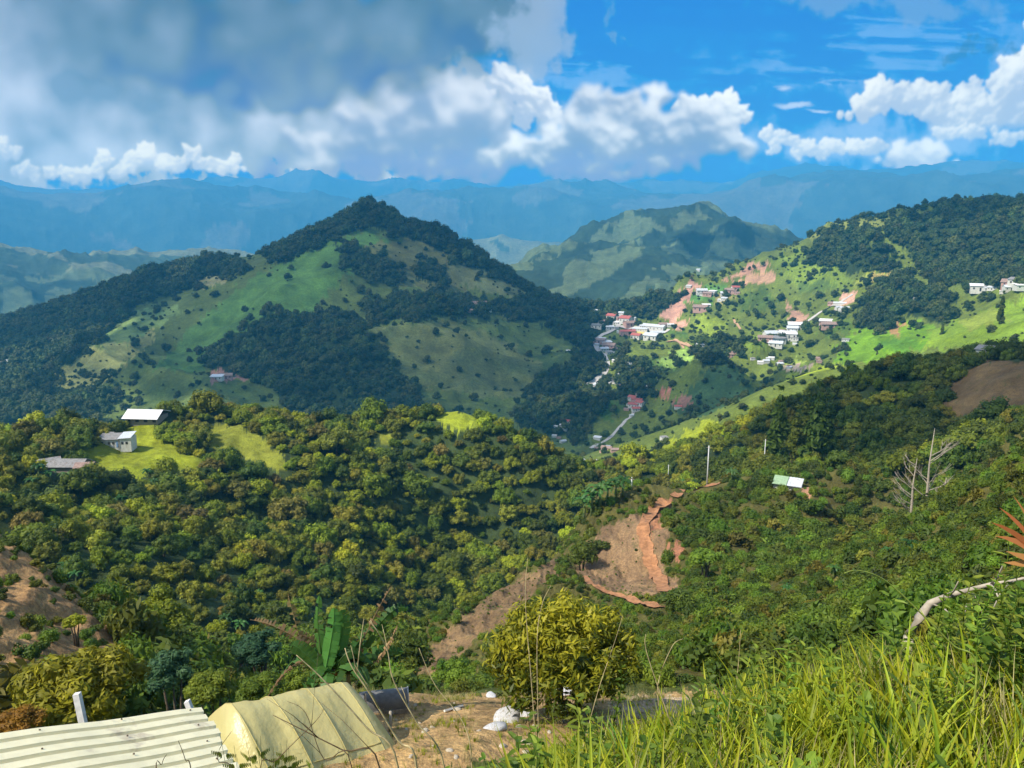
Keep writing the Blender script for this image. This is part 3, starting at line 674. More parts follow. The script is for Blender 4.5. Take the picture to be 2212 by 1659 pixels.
def thing(name, label, cat, loc=(0, 0, 0), rotz=0.0, group=None, scale=1.0):
    o = bpy.data.objects.new(name, None); C.objects.link(o); o.location = [float(x) for x in loc]; o.rotation_euler = (0, 0, rotz)
    o.scale = (scale,) * 3 if not hasattr(scale, '__len__') else scale
    o.empty_display_size = .2
    o['label'] = label; o['category'] = cat
    if group: o['group'] = group
    return o
def tag(o, label, cat, group=None):
    o['label'] = label; o['category'] = cat
    if group: o['group'] = group
    return o
def dup(root, loc=None, rotz=None, label=None, group=None, scale=None):
    r = root.copy(); C.objects.link(r)
    if loc is not None: r.location = [float(x) for x in loc]
    if rotz is not None: r.rotation_euler = (root.rotation_euler[0], root.rotation_euler[1], rotz)
    if scale is not None: r.scale = (scale,) * 3 if not hasattr(scale, '__len__') else scale
    if label: r['label'] = label
    if group: r['group'] = group
    for ch in root.children:
        c = ch.copy(); C.objects.link(c); c.parent = r
        for g in ch.children:
            d = g.copy(); C.objects.link(d); d.parent = c
    return r

# ------------------------------------------------------------------ ground sheets
def sheet(name, k0, k1):
    n = k1 - k0
    vx = np.stack([X[:, k0:k1], Y[:, k0:k1], Z[:, k0:k1]], -1).reshape(-1, 3).astype(np.float32)
    i = np.arange(NA - 1)[:, None] * n + np.arange(n - 1)[None]
    f = np.stack([i, i + n, i + n + 1, i + 1], -1).reshape(-1, 4)
    me = mesh_from(name, vx, f, [M_GROUND], True)
    a = me.attributes.new('cover', 'FLOAT_COLOR', 'POINT')
    a.data.foreach_set('color', np.concatenate([COL[:, k0:k1].reshape(-1, 3), np.ones((vx.shape[0], 1), np.float32)], -1).astype(np.float32).ravel())
    o = link(name, me); o['kind'] = 'structure'; return o
ki = lambda d: int((log(d) - L0) / (L1 - L0) * (NL - 1))
sheet('ground', 0, ki(360) + 1); sheet('hills', ki(360), ki(6800) + 1); sheet('mountains', ki(6800), NL)
def rest_of_ground():
    """the same ground on round behind the viewer"""
    az = np.linspace(AZ1, 2 * pi + AZ0, 60); rr = np.exp(np.linspace(L0, L1, 60)); rr[0] = 1.0
    zz = []
    for i, a in enumerate(az):
        f = i / (len(az) - 1); zz.append(bilin(T, np.full(60, AZ1 - 1e-4), np.log(rr)) * rr * (1 - f) + bilin(T, np.full(60, AZ0), np.log(rr)) * rr * f)
    zz = np.array(zz); w = np.sin(np.linspace(0, pi, 60))[:, None] ; zz = zz * (1 - w) + w * (-1.65 + np.minimum(rr, 300)[None] * .25)
    vx = np.stack([rr[None] * np.sin(az)[:, None], rr[None] * np.cos(az)[:, None], zz], -1).reshape(-1, 3)
    i = np.arange(59)[:, None] * 60 + np.arange(59)[None]; f = np.stack([i, i + 60, i + 61, i + 1], -1).reshape(-1, 4)
    me = mesh_from('ground_behind', vx, f, [M_GROUND], True)
    a = me.attributes.new('cover', 'FLOAT_COLOR', 'POINT'); a.data.foreach_set('color', np.tile(np.array([.09, .11, .04, 1], np.float32), len(vx)))
    link('ground', me)['kind'] = 'structure'
    c = [(0, 0, -1.65)] + [(sin(t) * 1.002, cos(t) * 1.002, float(bilin(T, np.array([max(AZ0, min(AZ1, t if t < pi else t - 2 * pi))]), np.array([L0]))[0])) for t in np.linspace(0, 2 * pi, 65)]
    me = mesh_from('ground_foot', c, [(0, i, i + 1) for i in range(1, 65)], [M_GROUND]); a = me.attributes.new('cover', 'FLOAT_COLOR', 'POINT'); a.data.foreach_set('color', np.tile(np.array([.09, .11, .04, 1], np.float32), len(c)))
    link('ground', me)['kind'] = 'structure'
rest_of_ground()

# haze: one box of even air round everything
def haze_box():
    x0, x1, y0, y1, z0, z1 = -15100, 15100, -15100, 15100, float(Z.min()) - 30, HAZE_TOP
    v = [(x, y, z) for z in (z0, z1) for y in (y0, y1) for x in (x0, x1)]
    f = [(0, 2, 3, 1), (4, 5, 7, 6), (0, 1, 5, 4), (2, 6, 7, 3), (0, 4, 6, 2), (1, 3, 7, 5)]
    m = bpy.data.materials.new('air'); m.use_nodes = True; m.node_tree.nodes.clear()
    pv = m.node_tree.nodes.new('ShaderNodeVolumePrincipled'); pv.inputs['Color'].default_value = (.09, .53, 1.0, 1); pv.inputs['Density'].default_value = HAZE_D; pv.inputs['Anisotropy'].default_value = 0.0
    ou = m.node_tree.nodes.new('ShaderNodeOutputMaterial'); m.node_tree.links.new(pv.outputs[0], ou.inputs[1])
    o = link('haze', mesh_from('haze', v, f, [m])); o['kind'] = 'stuff'; o['label'] = 'thin blue haze over the valley and ranges'
haze_box()

# ------------------------------------------------------------------ cumulus drifting above the frame; they throw the shade the photograph shows
def cloud_mat():
    m, k = mat('cloud'); d = k.new('ShaderNodeBsdfDiffuse'); d.inputs[0].default_value = (.92, .92, .94, 1); t = k.new('ShaderNodeBsdfTranslucent'); t.inputs[0].default_value = (.9, .9, .93, 1)
    mx = k.new('ShaderNodeMixShader'); mx.inputs[0].default_value = .5; k.l.new(d.outputs[0], mx.inputs[1]); k.l.new(t.outputs[0], mx.inputs[2]); tr = k.new('ShaderNodeBsdfTransparent'); m2 = k.new('ShaderNodeMixShader'); m2.inputs[0].default_value = .58   # thin cloud: part of the sunlight comes straight through each face
    k.l.new(mx.outputs[0], m2.inputs[1]); k.l.new(tr.outputs[0], m2.inputs[2]); finish(k, m2.outputs[0]); return m
M_CLOUD = cloud_mat()
def cloud(cx_, cy_, cz_, rx, ry, seed):
    """lumpy cumulus; (cx_, cy_) is the middle of its shade on ground at height cz_"""
    zc = 1750.0; off = (zc - cz_) / SUN[2]; x0, y0 = cx_ + SUN[0] * off, cy_ + SUN[1] * off
    d = fib_dirs(5200); n = sum(a * np.abs(gnoise(d[:, 0] * f + seed, d[:, 1] * f + d[:, 2] * f * .7, seed)) for f, a in ((1.6, .6), (3.4, .4), (7, .22), (15, .1)))
    r_ = 1.0 + .55 * (n - .35); V = d * r_[:, None] * np.array([rx, ry, 150.0]); V[:, 2] = np.where(V[:, 2] < 0, V[:, 2] * .35, V[:, 2])
    m_ = 72; k_ = 72; th = np.linspace(0, 2 * pi, m_, endpoint=False); ph = np.linspace(.001, pi - .001, k_)
    D = np.stack([np.outer(np.sin(ph), np.cos(th)), np.outer(np.sin(ph), np.sin(th)), np.outer(np.cos(ph), np.ones(m_))], -1).reshape(-1, 3)
    n = sum(a * np.abs(gnoise(D[:, 0] * f + seed, D[:, 1] * f + D[:, 2] * f * .7, seed)) for f, a in ((1.6, .6), (3.4, .4), (7, .22), (15, .1)))
    V = D * (1.0 + .75 * (n - .3))[:, None] * np.array([rx, ry, 170.0]); V[:, 2] = np.where(V[:, 2] < 0, V[:, 2] * .3, V[:, 2])
    i = np.arange(k_ - 1)[:, None] * m_; j = np.arange(m_)[None]; f = np.stack([i + j, i + (j + 1) % m_, i + m_ + (j + 1) % m_, i + m_ + j], -1).reshape(-1, 4)
    o = link('cloud', mesh_from('cloud', V + np.array([x0, y0, zc]), f, [M_CLOUD], True)); o['kind'] = 'structure'
def fib_dirs(n):
    i = np.arange(n) + .5; ph = np.arccos(1 - 2 * i / n); th = pi * (1 + 5 ** .5) * i
    return np.stack([np.cos(th) * np.sin(ph), np.sin(th) * np.sin(ph), np.cos(ph)], -1)
cloud(-300, 1150, -60, 325, 430, 3)
cloud(-880, 1330, -60, 230, 300, 4)
cloud(150, 730, -180, 115, 130, 6)
cloud(720, 1230, 0, 110, 120, 7)
cloud(200, 265, -80, 95, 62, 8)
cloud(900, 2500, 0, 420, 260, 9)

# ------------------------------------------------------------------ foliage meshes
def fib(n):
    i = np.arange(n) + .5; ph = np.arccos(1 - 2 * i / n); th = pi * (1 + 5 ** .5) * i
    return np.stack([np.cos(th) * np.sin(ph), np.sin(th) * np.sin(ph), np.cos(ph)], -1)
_ic = None
def ico_core(c, r, squash=1.0):
    """low sphere inside a leaf clump"""
    global _ic
    if _ic is None:
        t = (1 + 5 ** .5) / 2
        v = np.array([(-1, t, 0), (1, t, 0), (-1, -t, 0), (1, -t, 0), (0, -1, t), (0, 1, t), (0, -1, -t), (0, 1, -t), (t, 0, -1), (t, 0, 1), (-t, 0, -1), (-t, 0, 1)]); v = v / np.linalg.norm(v[0])
        f = [(0, 11, 5), (0, 5, 1), (0, 1, 7), (0, 7, 10), (0, 10, 11), (1, 5, 9), (5, 11, 4), (11, 10, 2), (10, 7, 6), (7, 1, 8), (3, 9, 4), (3, 4, 2), (3, 2, 6), (3, 6, 8), (3, 8, 9), (4, 9, 5), (2, 4, 11), (6, 2, 10), (8, 6, 7), (9, 8, 1)]
        _ic = (v, np.array([(a, b, c, c) for a, b, c in f]))
    v, f = _ic
    return v * r * np.array([1, 1, squash]) + c, f
def leaf_quads(rg, pos, nrm, size, aspect=1.0, droop=0.0):
    n = len(pos)
    a = rg.normal(size=(n, 3)); t = np.cross(nrm, a); t /= np.linalg.norm(t, axis=1, keepdims=True) + 1e-9
    if droop: t[:, 2] -= droop; t /= np.linalg.norm(t, axis=1, keepdims=True)
    b = np.cross(nrm, t); b /= np.linalg.norm(b, axis=1, keepdims=True) + 1e-9
    s = (size * rg.uniform(.65, 1.35, n))[:, None]
    # a leaf: pointed at both ends, slightly folded
    v = np.stack([pos - t * s * aspect, pos + b * s * .5 + nrm * s * .1, pos + t * s * aspect, pos - b * s * .5 + nrm * s * .1], 1).reshape(-1, 3)
    return v, np.arange(n * 4).reshape(n, 4)
def crown_mesh(name, mats, seed, w=1.0, h=1.0, blobs=26, leaves=1500, leaf=.075, blob_r=.30, shape='dome', aspect=1.0, spread=.5, core=.86):
    """crown of unit radius: lumps on an uneven dome, each lump a shell of leaves round a dark heart"""
    rg = np.random.default_rng(seed); V, Fq, Tn = [], [], []
    cs, rs = [], []
    for k in range(blobs):
        for _ in range(30):
            d = rg.normal(size=3); d /= np.linalg.norm(d)
            if shape == 'dome' and d[2] < -.25: continue
            if shape == 'ball' and d[2] < -.7: continue
            q = rg.uniform(.45, .78) if k > blobs // 5 else rg.uniform(0, .45)
            c = d * q * np.array([w, w, h]); r = blob_r * rg.uniform(.7, 1.25)
            if shape == 'cone': z = rg.uniform(0, 1) ** .8; rad = (1 - z) * .75 * rg.uniform(.3, 1); an = rg.uniform(0, 2 * pi); c = np.array([cos(an) * rad * w, sin(an) * rad * w, (z * 2 - 1) * h]); r = blob_r * (1.15 - z * .8)
            if all(np.linalg.norm(c - c2) > .45 * max(r, r2) for c2, r2 in zip(cs, rs)): break
        cs.append(c); rs.append(r)
    area = np.array(rs) ** 2; cnt = np.maximum(8, (leaves * area / area.sum())).astype(int); off = 0
    for c, r, n in zip(cs, rs, cnt):
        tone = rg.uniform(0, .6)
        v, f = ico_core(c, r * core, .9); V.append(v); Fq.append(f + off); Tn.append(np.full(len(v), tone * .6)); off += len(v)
        d = fib(n) + rg.normal(size=(n, 3)) * .18; d /= np.linalg.norm(d, axis=1, keepdims=True)
        keep = d[:, 2] > -.55; d = d[keep]
        pos = c + d * r * rg.uniform(.86, 1.12, (len(d), 1))
        nr = d + rg.normal(size=d.shape) * spread; nr[:, 2] += .25; nr /= np.linalg.norm(nr, axis=1, keepdims=True)
        v, f = leaf_quads(rg, pos, nr, leaf, aspect); V.append(v); Fq.append(f + off); off += len(v)
        Tn.append(np.repeat(np.clip(tone + rg.normal(size=len(d)) * .22, 0, 1), 4))
    return mesh_from(name, np.concatenate(V), np.concatenate(Fq), mats, False, np.concatenate(Tn))
def tube(path, radii, n=6, cap=True):
    """tapered tube along a path -> verts, quads"""
    path = [np.array(p, float) for p in path]; V = []; Fq = []
    up = np.array([0, 0, 1.0])
    for i, p in enumerate(path):
        d = (path[min(i + 1, len(path) - 1)] - path[max(i - 1, 0)]); d /= np.linalg.norm(d) + 1e-9
        a = np.cross(d, up if abs(d[2]) < .95 else np.array([1.0, 0, 0])); a /= np.linalg.norm(a); b = np.cross(d, a)
        for k in range(n):
            th = 2 * pi * k / n; V.append(p + (a * cos(th) + b * sin(th)) * radii[i])
    for i in range(len(path) - 1):
        for k in range(n): Fq.append((i * n + k, i * n + (k + 1) % n, (i + 1) * n + (k + 1) % n, (i + 1) * n + k))
    if cap:
        V.append(path[0]); V.append(path[-1]); a0, a1 = len(V) - 2, len(V) - 1; m = (len(path) - 1) * n
        for k in range(n): Fq.append((a0, (k + 1) % n, k, k)); Fq.append((a1, m + k, m + (k + 1) % n, m + (k + 1) % n))
    return V, Fq
class MB:
    def __init__(s): s.v = []; s.f = []; s.m = []; s.t = []
    def add(s, V, Fq, mi=0, tone=0.0):
        o = len(s.v); s.v += [tuple(map(float, p)) for p in V]; s.f += [tuple(int(i) + o for i in f) for f in Fq]; s.m += [mi] * len(Fq)
        s.t += [tone] * len(V) if not hasattr(tone, '__len__') else list(tone); return s
    def tube(s, path, radii, n=6, mi=0, tone=0.0): return s.add(*tube(path, radii, n), mi, tone)
    def box(s, lo, hi, mi=0, M=None):
        v = [np.array((x, y, z), float) for z in (lo[2], hi[2]) for y in (lo[1], hi[1]) for x in (lo[0], hi[0])]
        if M is not None: v = [M(p) for p in v]
        return s.add(v, [(0, 2, 3, 1), (4, 5, 7, 6), (0, 1, 5, 4), (2, 6, 7, 3), (0, 4, 6, 2), (1, 3, 7, 5)], mi)
    def build(s, name, mats, smooth=False):
        me = bpy.data.meshes.new(name); f = [tuple(dict.fromkeys(q)) for q in s.f]
        me.from_pydata(s.v, [], f); me.update()
        for m in (mats if isinstance(mats, (list, tuple)) else [mats]): me.materials.append(m)
        me.polygons.foreach_set('material_index', np.array(s.m, np.int32))
        if smooth: me.polygons.foreach_set('use_smooth', np.ones(len(f), bool))
        a = me.attributes.new('tone', 'FLOAT', 'POINT'); a.data.foreach_set('value', np.array(s.t, np.float32))
        return me
def trunk_mesh(name, m, seed, h=1.0, r=.05, limbs=4):
    rg = random.Random(seed); b = MB()
    p = [(0, 0, -.15)]; x = y = 0
    for k in range(1, 6): x += rg.uniform(-.03, .03); y += rg.uniform(-.03, .03); p.append((x, y, h * k / 5))
    b.tube(p, [r * 1.3, r, r * .85, r * .7, r * .55, r * .35], 7)
    for k in range(limbs):
        i = rg.choice((2, 3, 4)); a = rg.uniform(0, 2 * pi); q = p[i]; l = rg.uniform(.25, .5) * h
        b.tube([q, (q[0] + cos(a) * l * .5, q[1] + sin(a) * l * .5, q[2] + l * .35), (q[0] + cos(a) * l, q[1] + sin(a) * l, q[2] + l * .8)], [r * .5, r * .35, r * .15], 5)
    return b.build(name, m, True)

BARK = simple('bark', (.10, .075, .05), .9, 8, .4)
PALEBARK = simple('pale_bark', (.36, .31, .25), .85, 8, .3)
LF = dict(
    green=leafy('leaf_green', (.10, .14, .008), (.31, .38, .018)),
    lime=leafy('leaf_lime', (.17, .22, .010), (.48, .52, .024)),
    olive=leafy('leaf_olive', (.14, .15, .014), (.38, .38, .035)),
    rust=leafy('leaf_rust', (.13, .12, .020), (.34, .30, .055), hue=.03),
    dark=leafy('leaf_dark', (.055, .09, .010), (.18, .24, .022)),
    far=leafy('leaf_far', (.032, .056, .014), (.10, .14, .028), trans=.2),
)
def tree_proto(kind_, name, label, cat, group, cm, tm, ch=1.0, ct=.55):
    root = thing(name, label, cat, (0, 0, 0), 0, group)
    link('crown', cm, root, (0, 0, ct)); link('trunk', tm, root); return root
TR = [trunk_mesh('trunk', BARK, s, .75, .055) for s in (1, 2)]
KINDS = []
spec = [('green', 'dome', 30, 1700, .075, .27), ('green', 'ball', 24, 1500, .08, .30), ('lime', 'dome', 26, 1500, .08, .27), ('olive', 'dome', 34, 1700, .07, .25),
        ('rust', 'dome', 34, 1700, .07, .24), ('dark', 'dome', 28, 1500, .075, .28), ('dark', 'ball', 22, 1400, .08, .30), ('lime', 'ball', 22, 1300, .085, .28), ('olive', 'ball', 26, 1500, .075, .27)]
for i, (mk, sh, nb, nl, lf, br) in enumerate(spec):
    KINDS.append((mk, crown_mesh('crown_' + mk, [LF[mk]], 100 + i, 1.0, .78, nb, nl, lf, br, sh)))
WORDS = dict(green='mid green', lime='bright yellow green', olive='olive green', rust='brownish green', dark='dark green')

TRACKS = [([(1262, 838), (1290, 822), (1308, 806), (1314, 788), (1308, 770), (1290, 756), (1282, 738), (1300, 724), (1330, 712), (1338, 704), (1336, 680)], 400, 7), ([(1338, 706), (1380, 710), (1410, 716), (1445, 716)], 400, 6),
  ([(1275, 968), (1290, 962), (1320, 945), (1335, 925), (1350, 912), (1368, 895), (1372, 880)], 350, 6), ([(1700, 712), (1750, 692), (1775, 672), (1842, 636)], 400, 6), ([(1440, 738), (1465, 737), (1482, 748), (1508, 748)], 400, 5),
  ([(1440, 1085), (1405, 1110), (1388, 1140), (1392, 1170), (1400, 1200), (1405, 1225), (1440, 1285)], 60, 15), ([(1257, 1246), (1300, 1277), (1340, 1290), (1380, 1304), (1432, 1314)], 55, 8), ([(1455, 1075), (1490, 1062), (1527, 1052), (1560, 1044)], 100, 8)]
def off_track(u, v, r):
    m = np.ones(u.shape, bool)
    for pl, dm, tol in TRACKS:
        for (x0, y0), (x1, y1) in zip(pl[:-1], pl[1:]):
            t = np.clip(((u - x0) * (x1 - x0) + (v - y0) * (y1 - y0)) / ((x1 - x0) ** 2 + (y1 - y0) ** 2), 0, 1)
            dy = v - (y0 + t * (y1 - y0)); m &= ~((r > dm) & (np.hypot(u - x0 - t * (x1 - x0), np.where(dy > 0, dy * .6, dy)) < tol))
    return m
def sample_zone(n, d0, d1, fn, seed, az0=-.64, az1=.64, gap=0.0):
    """points spread evenly over the ground between two distances where fn(u, v, r) holds"""
    rg = np.random.default_rng(seed); a = rg.uniform(az0, az1, n); r = np.sqrt(rg.uniform(d0 * d0, d1 * d1, n))
    t = bilin(T, a, np.log(r)); u, v = unproj(a, t); m = fn(u, v, r) & off_track(u, v, r)
    a, r, t, u, v = a[m], r[m], t[m], u[m], v[m]; x, y, z = r * np.sin(a), r * np.cos(a), r * t
    if gap > 0:
        cell = {}; keep = []
        for i in range(len(x)):
            k = (int(x[i] // gap), int(y[i] // gap)); ok = True
            for dx in (-1, 0, 1):
                for dy in (-1, 0, 1):
                    for j in cell.get((k[0] + dx, k[1] + dy), ()):
                        if (x[i] - x[j]) ** 2 + (y[i] - y[j]) ** 2 < gap * gap: ok = False
            if ok: cell.setdefault(k, []).append(i); keep.append(i)
        keep = np.array(keep, int); x, y, z, u, v, r = x[keep], y[keep], z[keep], u[keep], v[keep], r[keep]
    return x, y, z, u, v, r
rm_flat = RM
def seen(x, y, z, lift):
    """is the point lifted above the ground in view of the camera?"""
    a = np.arctan2(x, y); r = np.hypot(x, y); t = (z + lift) / r
    fa = np.clip(((a - AZ0) / (AZ1 - AZ0) * (NA - 1)).astype(int), 0, NA - 1); fl = np.clip(((np.log(r) - L0) / (L1 - L0) * (NL - 1)).astype(int) - 3, 0, NL - 1)
    u, v = unproj(a, t)
    return (t > RM[fa, fl]) & (u > -40) & (u < 2250) & (v > -50) & (v < 1700)

def scatter_gn(name, pts, rots, scls, srcs, label, stuff=True, tilt=None):
    """many small plants as one object: every point carries one of the source meshes"""
    me = bpy.data.meshes.new(name); me.vertices.add(len(pts)); me.vertices.foreach_set('co', np.asarray(pts, np.float32).ravel())
    a = me.attributes.new('scl', 'FLOAT_VECTOR', 'POINT'); a.data.foreach_set('vector', np.asarray(scls, np.float32).ravel())
    e = np.zeros((len(pts), 3), np.float32); e[:, 2] = rots
    if tilt is not None: e[:, 0:2] = tilt
    a = me.attributes.new('rot', 'FLOAT_VECTOR', 'POINT'); a.data.foreach_set('vector', e.ravel())
    o = link(name, me); o['label'] = label; o['kind'] = 'stuff'
    g = bpy.data.node_groups.new(name + '_spread', 'GeometryNodeTree'); g.is_modifier = True
    g.interface.new_socket('Geometry', in_out='INPUT', socket_type='NodeSocketGeometry'); g.interface.new_socket('Geometry', in_out='OUTPUT', socket_type='NodeSocketGeometry')
    N = g.nodes; gi = N.new('NodeGroupInput'); go = N.new('NodeGroupOutput'); iop = N.new('GeometryNodeInstanceOnPoints')
    jn = N.new('GeometryNodeGeometryToInstance')
    for s in srcs:
        oi = N.new('GeometryNodeObjectInfo'); oi.transform_space = 'ORIGINAL'; oi.inputs['Object'].default_value = s
        g.links.new(oi.outputs['Geometry'], jn.inputs[0])
    g.links.new(gi.outputs[0], iop.inputs['Points']); g.links.new(jn.outputs[0], iop.inputs['Instance']); iop.inputs['Pick Instance'].default_value = True
    rv = N.new('FunctionNodeRandomValue'); rv.data_type = 'INT'; rv.inputs[4].default_value = 0; rv.inputs[5].default_value = 999
    g.links.new(rv.outputs[2], iop.inputs['Instance Index'])
    for nm, sk in (('scl', 'Scale'), ('rot', 'Rotation')):
        na = N.new('GeometryNodeInputNamedAttribute'); na.data_type = 'FLOAT_VECTOR'; na.inputs['Name'].default_value = nm
        g.links.new(na.outputs[0], iop.inputs[sk])
    g.links.new(iop.outputs[0], go.inputs[0])
    md = o.modifiers.new('spread', 'NODES'); md.node_group = g
    return o

# ------------------------------------------------------------------ the wooded hill and the slopes of the middle ground
CLEAR = [p for p, d0, d1, c in FIELDS if d1 <= 360]
def clear_of(u, v, grow=0):
    m = np.ones(u.shape, bool)
    for p in CLEAR: m &= ~inpoly(u, v, p) & ~inpoly(u, v - 20, p)
    return m
HOUSE_SPOTS = [(255, 958), (318, 905), (130, 1022)]
def zone_hill(u, v, r):
    m = ((u < 1330) | (r > 210)) & (u < 1480) & clear_of(u, v) & (r > 118)
    m &= ~((u > 1180) & (r < 205)); m &= ~((u > 860) & (r < 175) & (v > 1230))
    for hu, hv in HOUSE_SPOTS: m &= np.hypot((u - hu) / 1.8, v - 12 - hv) > 30
    m &= ~((u > 150) & (u < 560) & (v > 905) & (v < 985) & (r < 300) & (r > 225) & (((v * 7 + u * 3).astype(int) % 5) > 1))
    return m
def zone_right(u, v, r):
    return (u > 1470) & (r > 190) & clear_of(u, v) & ~inpoly(u, v, CLEAR[0])
hx, hy, hz, hu, hv, hr = sample_zone(60000, 118, 345, zone_hill, 11, gap=3.7, az1=.34)
rx, ry, rz, ru, rv_, rr_ = sample_zone(14000, 190, 400, zone_right, 12, az0=.16, gap=4.6)
rg = np.random.default_rng(77)
def kinds_for(u, v, r, right=False):
    """which sort of tree grows where, and how wide"""
    n = len(u); w = rg.uniform(0, 1, n) + fbm(u / 90, v / 60, 3, 93) * .45
    k = np.where(w < .22, 5, np.where(w < .50, 0, np.where(w < .64, 3, np.where(w < .71, 4, np.where(w < .90, 2, 8)))))
    if right: k = np.where(w < .55, 5, np.where(w < .75, 6, np.where(w < .9, 0, 3)))
    alt = rg.uniform(0, 1, n) < .35; k = np.where(alt & (k == 0), 1, k); k = np.where(alt & (k == 5), 6, k); k = np.where(alt & (k == 2), 7, k)
    return k
hs = 2.3 + 2.9 * rg.uniform(0, 1, len(hx)) ** 1.6 + 2.4 * (rg.uniform(0, 1, len(hx)) > .95) - .8 * (rg.uniform(0, 1, len(hx)) > .75)
low = sst(hr, 230, 150) if False else np.clip((210 - hr) / 70, 0, 1); hs = hs * (1 - .42 * low)
hk = kinds_for(hu, hv, hr)
rs_ = 2.4 + 3.0 * rg.uniform(0, 1, len(rx)) ** 1.5
rk = kinds_for(ru, rv_, rr_, True); lit_edge = (ru < 1700) & (rr_ > 230); rk = np.where(lit_edge & (rg.uniform(0, 1, len(rk)) < .75), rg.choice([2, 3, 7, 8, 0], len(rk)), rk)  # brighter leaf kinds chosen here to imitate sunlight on this edge
ax = np.concatenate([hx, rx]); ay = np.concatenate([hy, ry]); az_ = np.concatenate([hz, rz]); as_ = np.concatenate([hs, rs_]); ak = np.concatenate([hk, rk]); side = np.concatenate([np.zeros(len(hx), int), np.ones(len(rx), int)])
ar = np.hypot(ax, ay)
vis_ = seen(ax, ay, az_, as_ * 1.5)
apparent = np.where(vis_, as_ / ar, 0)
order = np.argsort(-apparent); top = order[:292]
protos = {}
cnt_ = 0
for i in top:
    k = int(ak[i]); sd = int(side[i]); key = (k, sd)
    mk, cm = KINDS[k]; s = float(as_[i]); loc = (ax[i], ay[i], az_[i] - .2)
    sc = (s, s * float(rg.uniform(.85, 1.15)), s * float(rg.uniform(.8, 1.25)))
    place = 'wooded hill in the middle' if sd == 0 else 'shaded slope on the right'
    form = 'domed' if k in (0, 2, 3, 4, 5) else 'rounded'
    lab = '%s %s tree crowded among others on the %s' % (WORDS[mk], form, place); grp = '%s %s trees of the %s' % (WORDS[mk], form, place)
    if key not in protos:
        protos[key] = tree_proto(mk, 'broadleaf_tree', lab, 'tree', grp, cm, TR[k % 2]); r_ = protos[key]; r_.location = [float(x) for x in loc]
    else: r_ = dup(protos[key], loc)
    r_.rotation_euler = (0, 0, float(rg.uniform(0, 6.28))); r_.scale = sc
SRC = {}
for (k, sd), p in protos.items():
    SRC.setdefault(k, [c for c in p.children if c.name.startswith('crown')][0])
rest = order[292:]
def crown_src(k):
    if k in SRC: return SRC[k]
    return next(iter(SRC.values()))
for nm, sdv, lab in (('forest', 0, 'dense mixed woodland covering the middle hill'), ('forest', 1, 'dark woodland covering the steep slope on the right')):
    for k in range(9):
        sel = rest[(ak[rest] == k) & (side[rest] == sdv)]
        if not len(sel): continue
        s = as_[sel]; sc = np.stack([s, s * rg.uniform(.85, 1.15, len(s)), s * rg.uniform(.8, 1.3, len(s))], -1)
        scatter_gn(nm, np.stack([ax[sel], ay[sel], az_[sel] + s * .38], -1), rg.uniform(0, 6.28, len(s)), sc, [crown_src(k)], '%s, its %s crowns' % (lab, WORDS[KINDS[k][0]]))

# ------------------------------------------------------------------ far woods: small crowns, coarse leaves
LF['far2'] = leafy('leaf_far_olive', (.045, .06, .014), (.12, .15, .03), trans=.2)
FARC = [crown_mesh('crown_far', [LF[('far', 'far2', 'far')[i]]], 200 + i, 1.0, .9, 12, 420, .15, .38, sh, core=.85) for i, sh in enumerate(('dome', 'ball', 'dome'))]
CONE = crown_mesh('crown_pine', [LF['dark']], 210, .55, 1.5, 26, 1500, .10, .26, 'cone', aspect=1.2)
FARP = []
def single_tree(u, v, size, mesh, name, label, group=None, dmin=0, tall=1.0, trunk=None, ct=.75):
    p = hit(u, v, dmin)
    t = thing(name, label, 'tree', p, random.random() * 6, group, (size, size, size * tall)); link('crown', mesh, t, (0, 0, ct)); link('trunk', trunk or TR[0], t); return t
random.seed(4)
ridge = [(1443, 607, 8.5, 1.15), (1452, 622, 6, .9), (1494, 602, 6, 1.2), (1508, 596, 5, 1.1), (1545, 592, 5, 1), (1575, 590, 6, 1), (1603, 584, 6, 1.3), (1618, 580, 5.5, 1.3), (1628, 578, 6, 1.3), (1648, 573, 6, 1.5), (1676, 558, 5, 1.0), (1688, 553, 6, 1.5), (1735, 538, 6.5, 1.3), (1845, 482, 5, 1), (1820, 492, 4, 1), (1990, 452, 5, 1.2), (1996, 450, 9, 1.2), (2095, 442, 12, 1.3), (2108, 444, 8, 1.1), (2125, 446, 6, .9), (2160, 440, 4, .8), (2195, 437, 13, .7), (2180, 438, 9, .7), (1880, 472, 6, .8)]
for i, (u, v, s, tl) in enumerate(ridge):
    t = single_tree(u, v + 4, s * .62, KINDS[5 + i % 2][1] if s > 7 else FARC[i % 3], 'ridge_tree', 'dark tree standing out against haze on the crest of the right hill', 'trees along the crest of the right hill', 700, tl)
    if i in (2, 5, 8): FARP.append([c for c in t.children if c.name.startswith('crown')][0])
for (u, v, s, tl, lab) in [(2160, 700, 13, 1.7, 'tall dark conifer alone on the bright meadow at the right edge'), (2035, 722, 10, 1.3, 'dark tree left of the tall conifer above the bright meadow'), (1455, 905, 8, 1.0, None)]:
    if lab: single_tree(u, v, s * .5, CONE, 'pine_tree', lab, None, 500, tl)
FARP += [c for c in bpy.data.objects if c.name.startswith('crown') and c.data in FARC][:3]
FARP = list({c.data.name: c for c in FARP}.values())
def zone_wood(u, v, r):
    return in_forest(u + fbm(u / 22, v / 15, 5, 41, .65) * 22, v + fbm(u / 22 + 9, v / 15, 5, 44, .65) * 13, r)
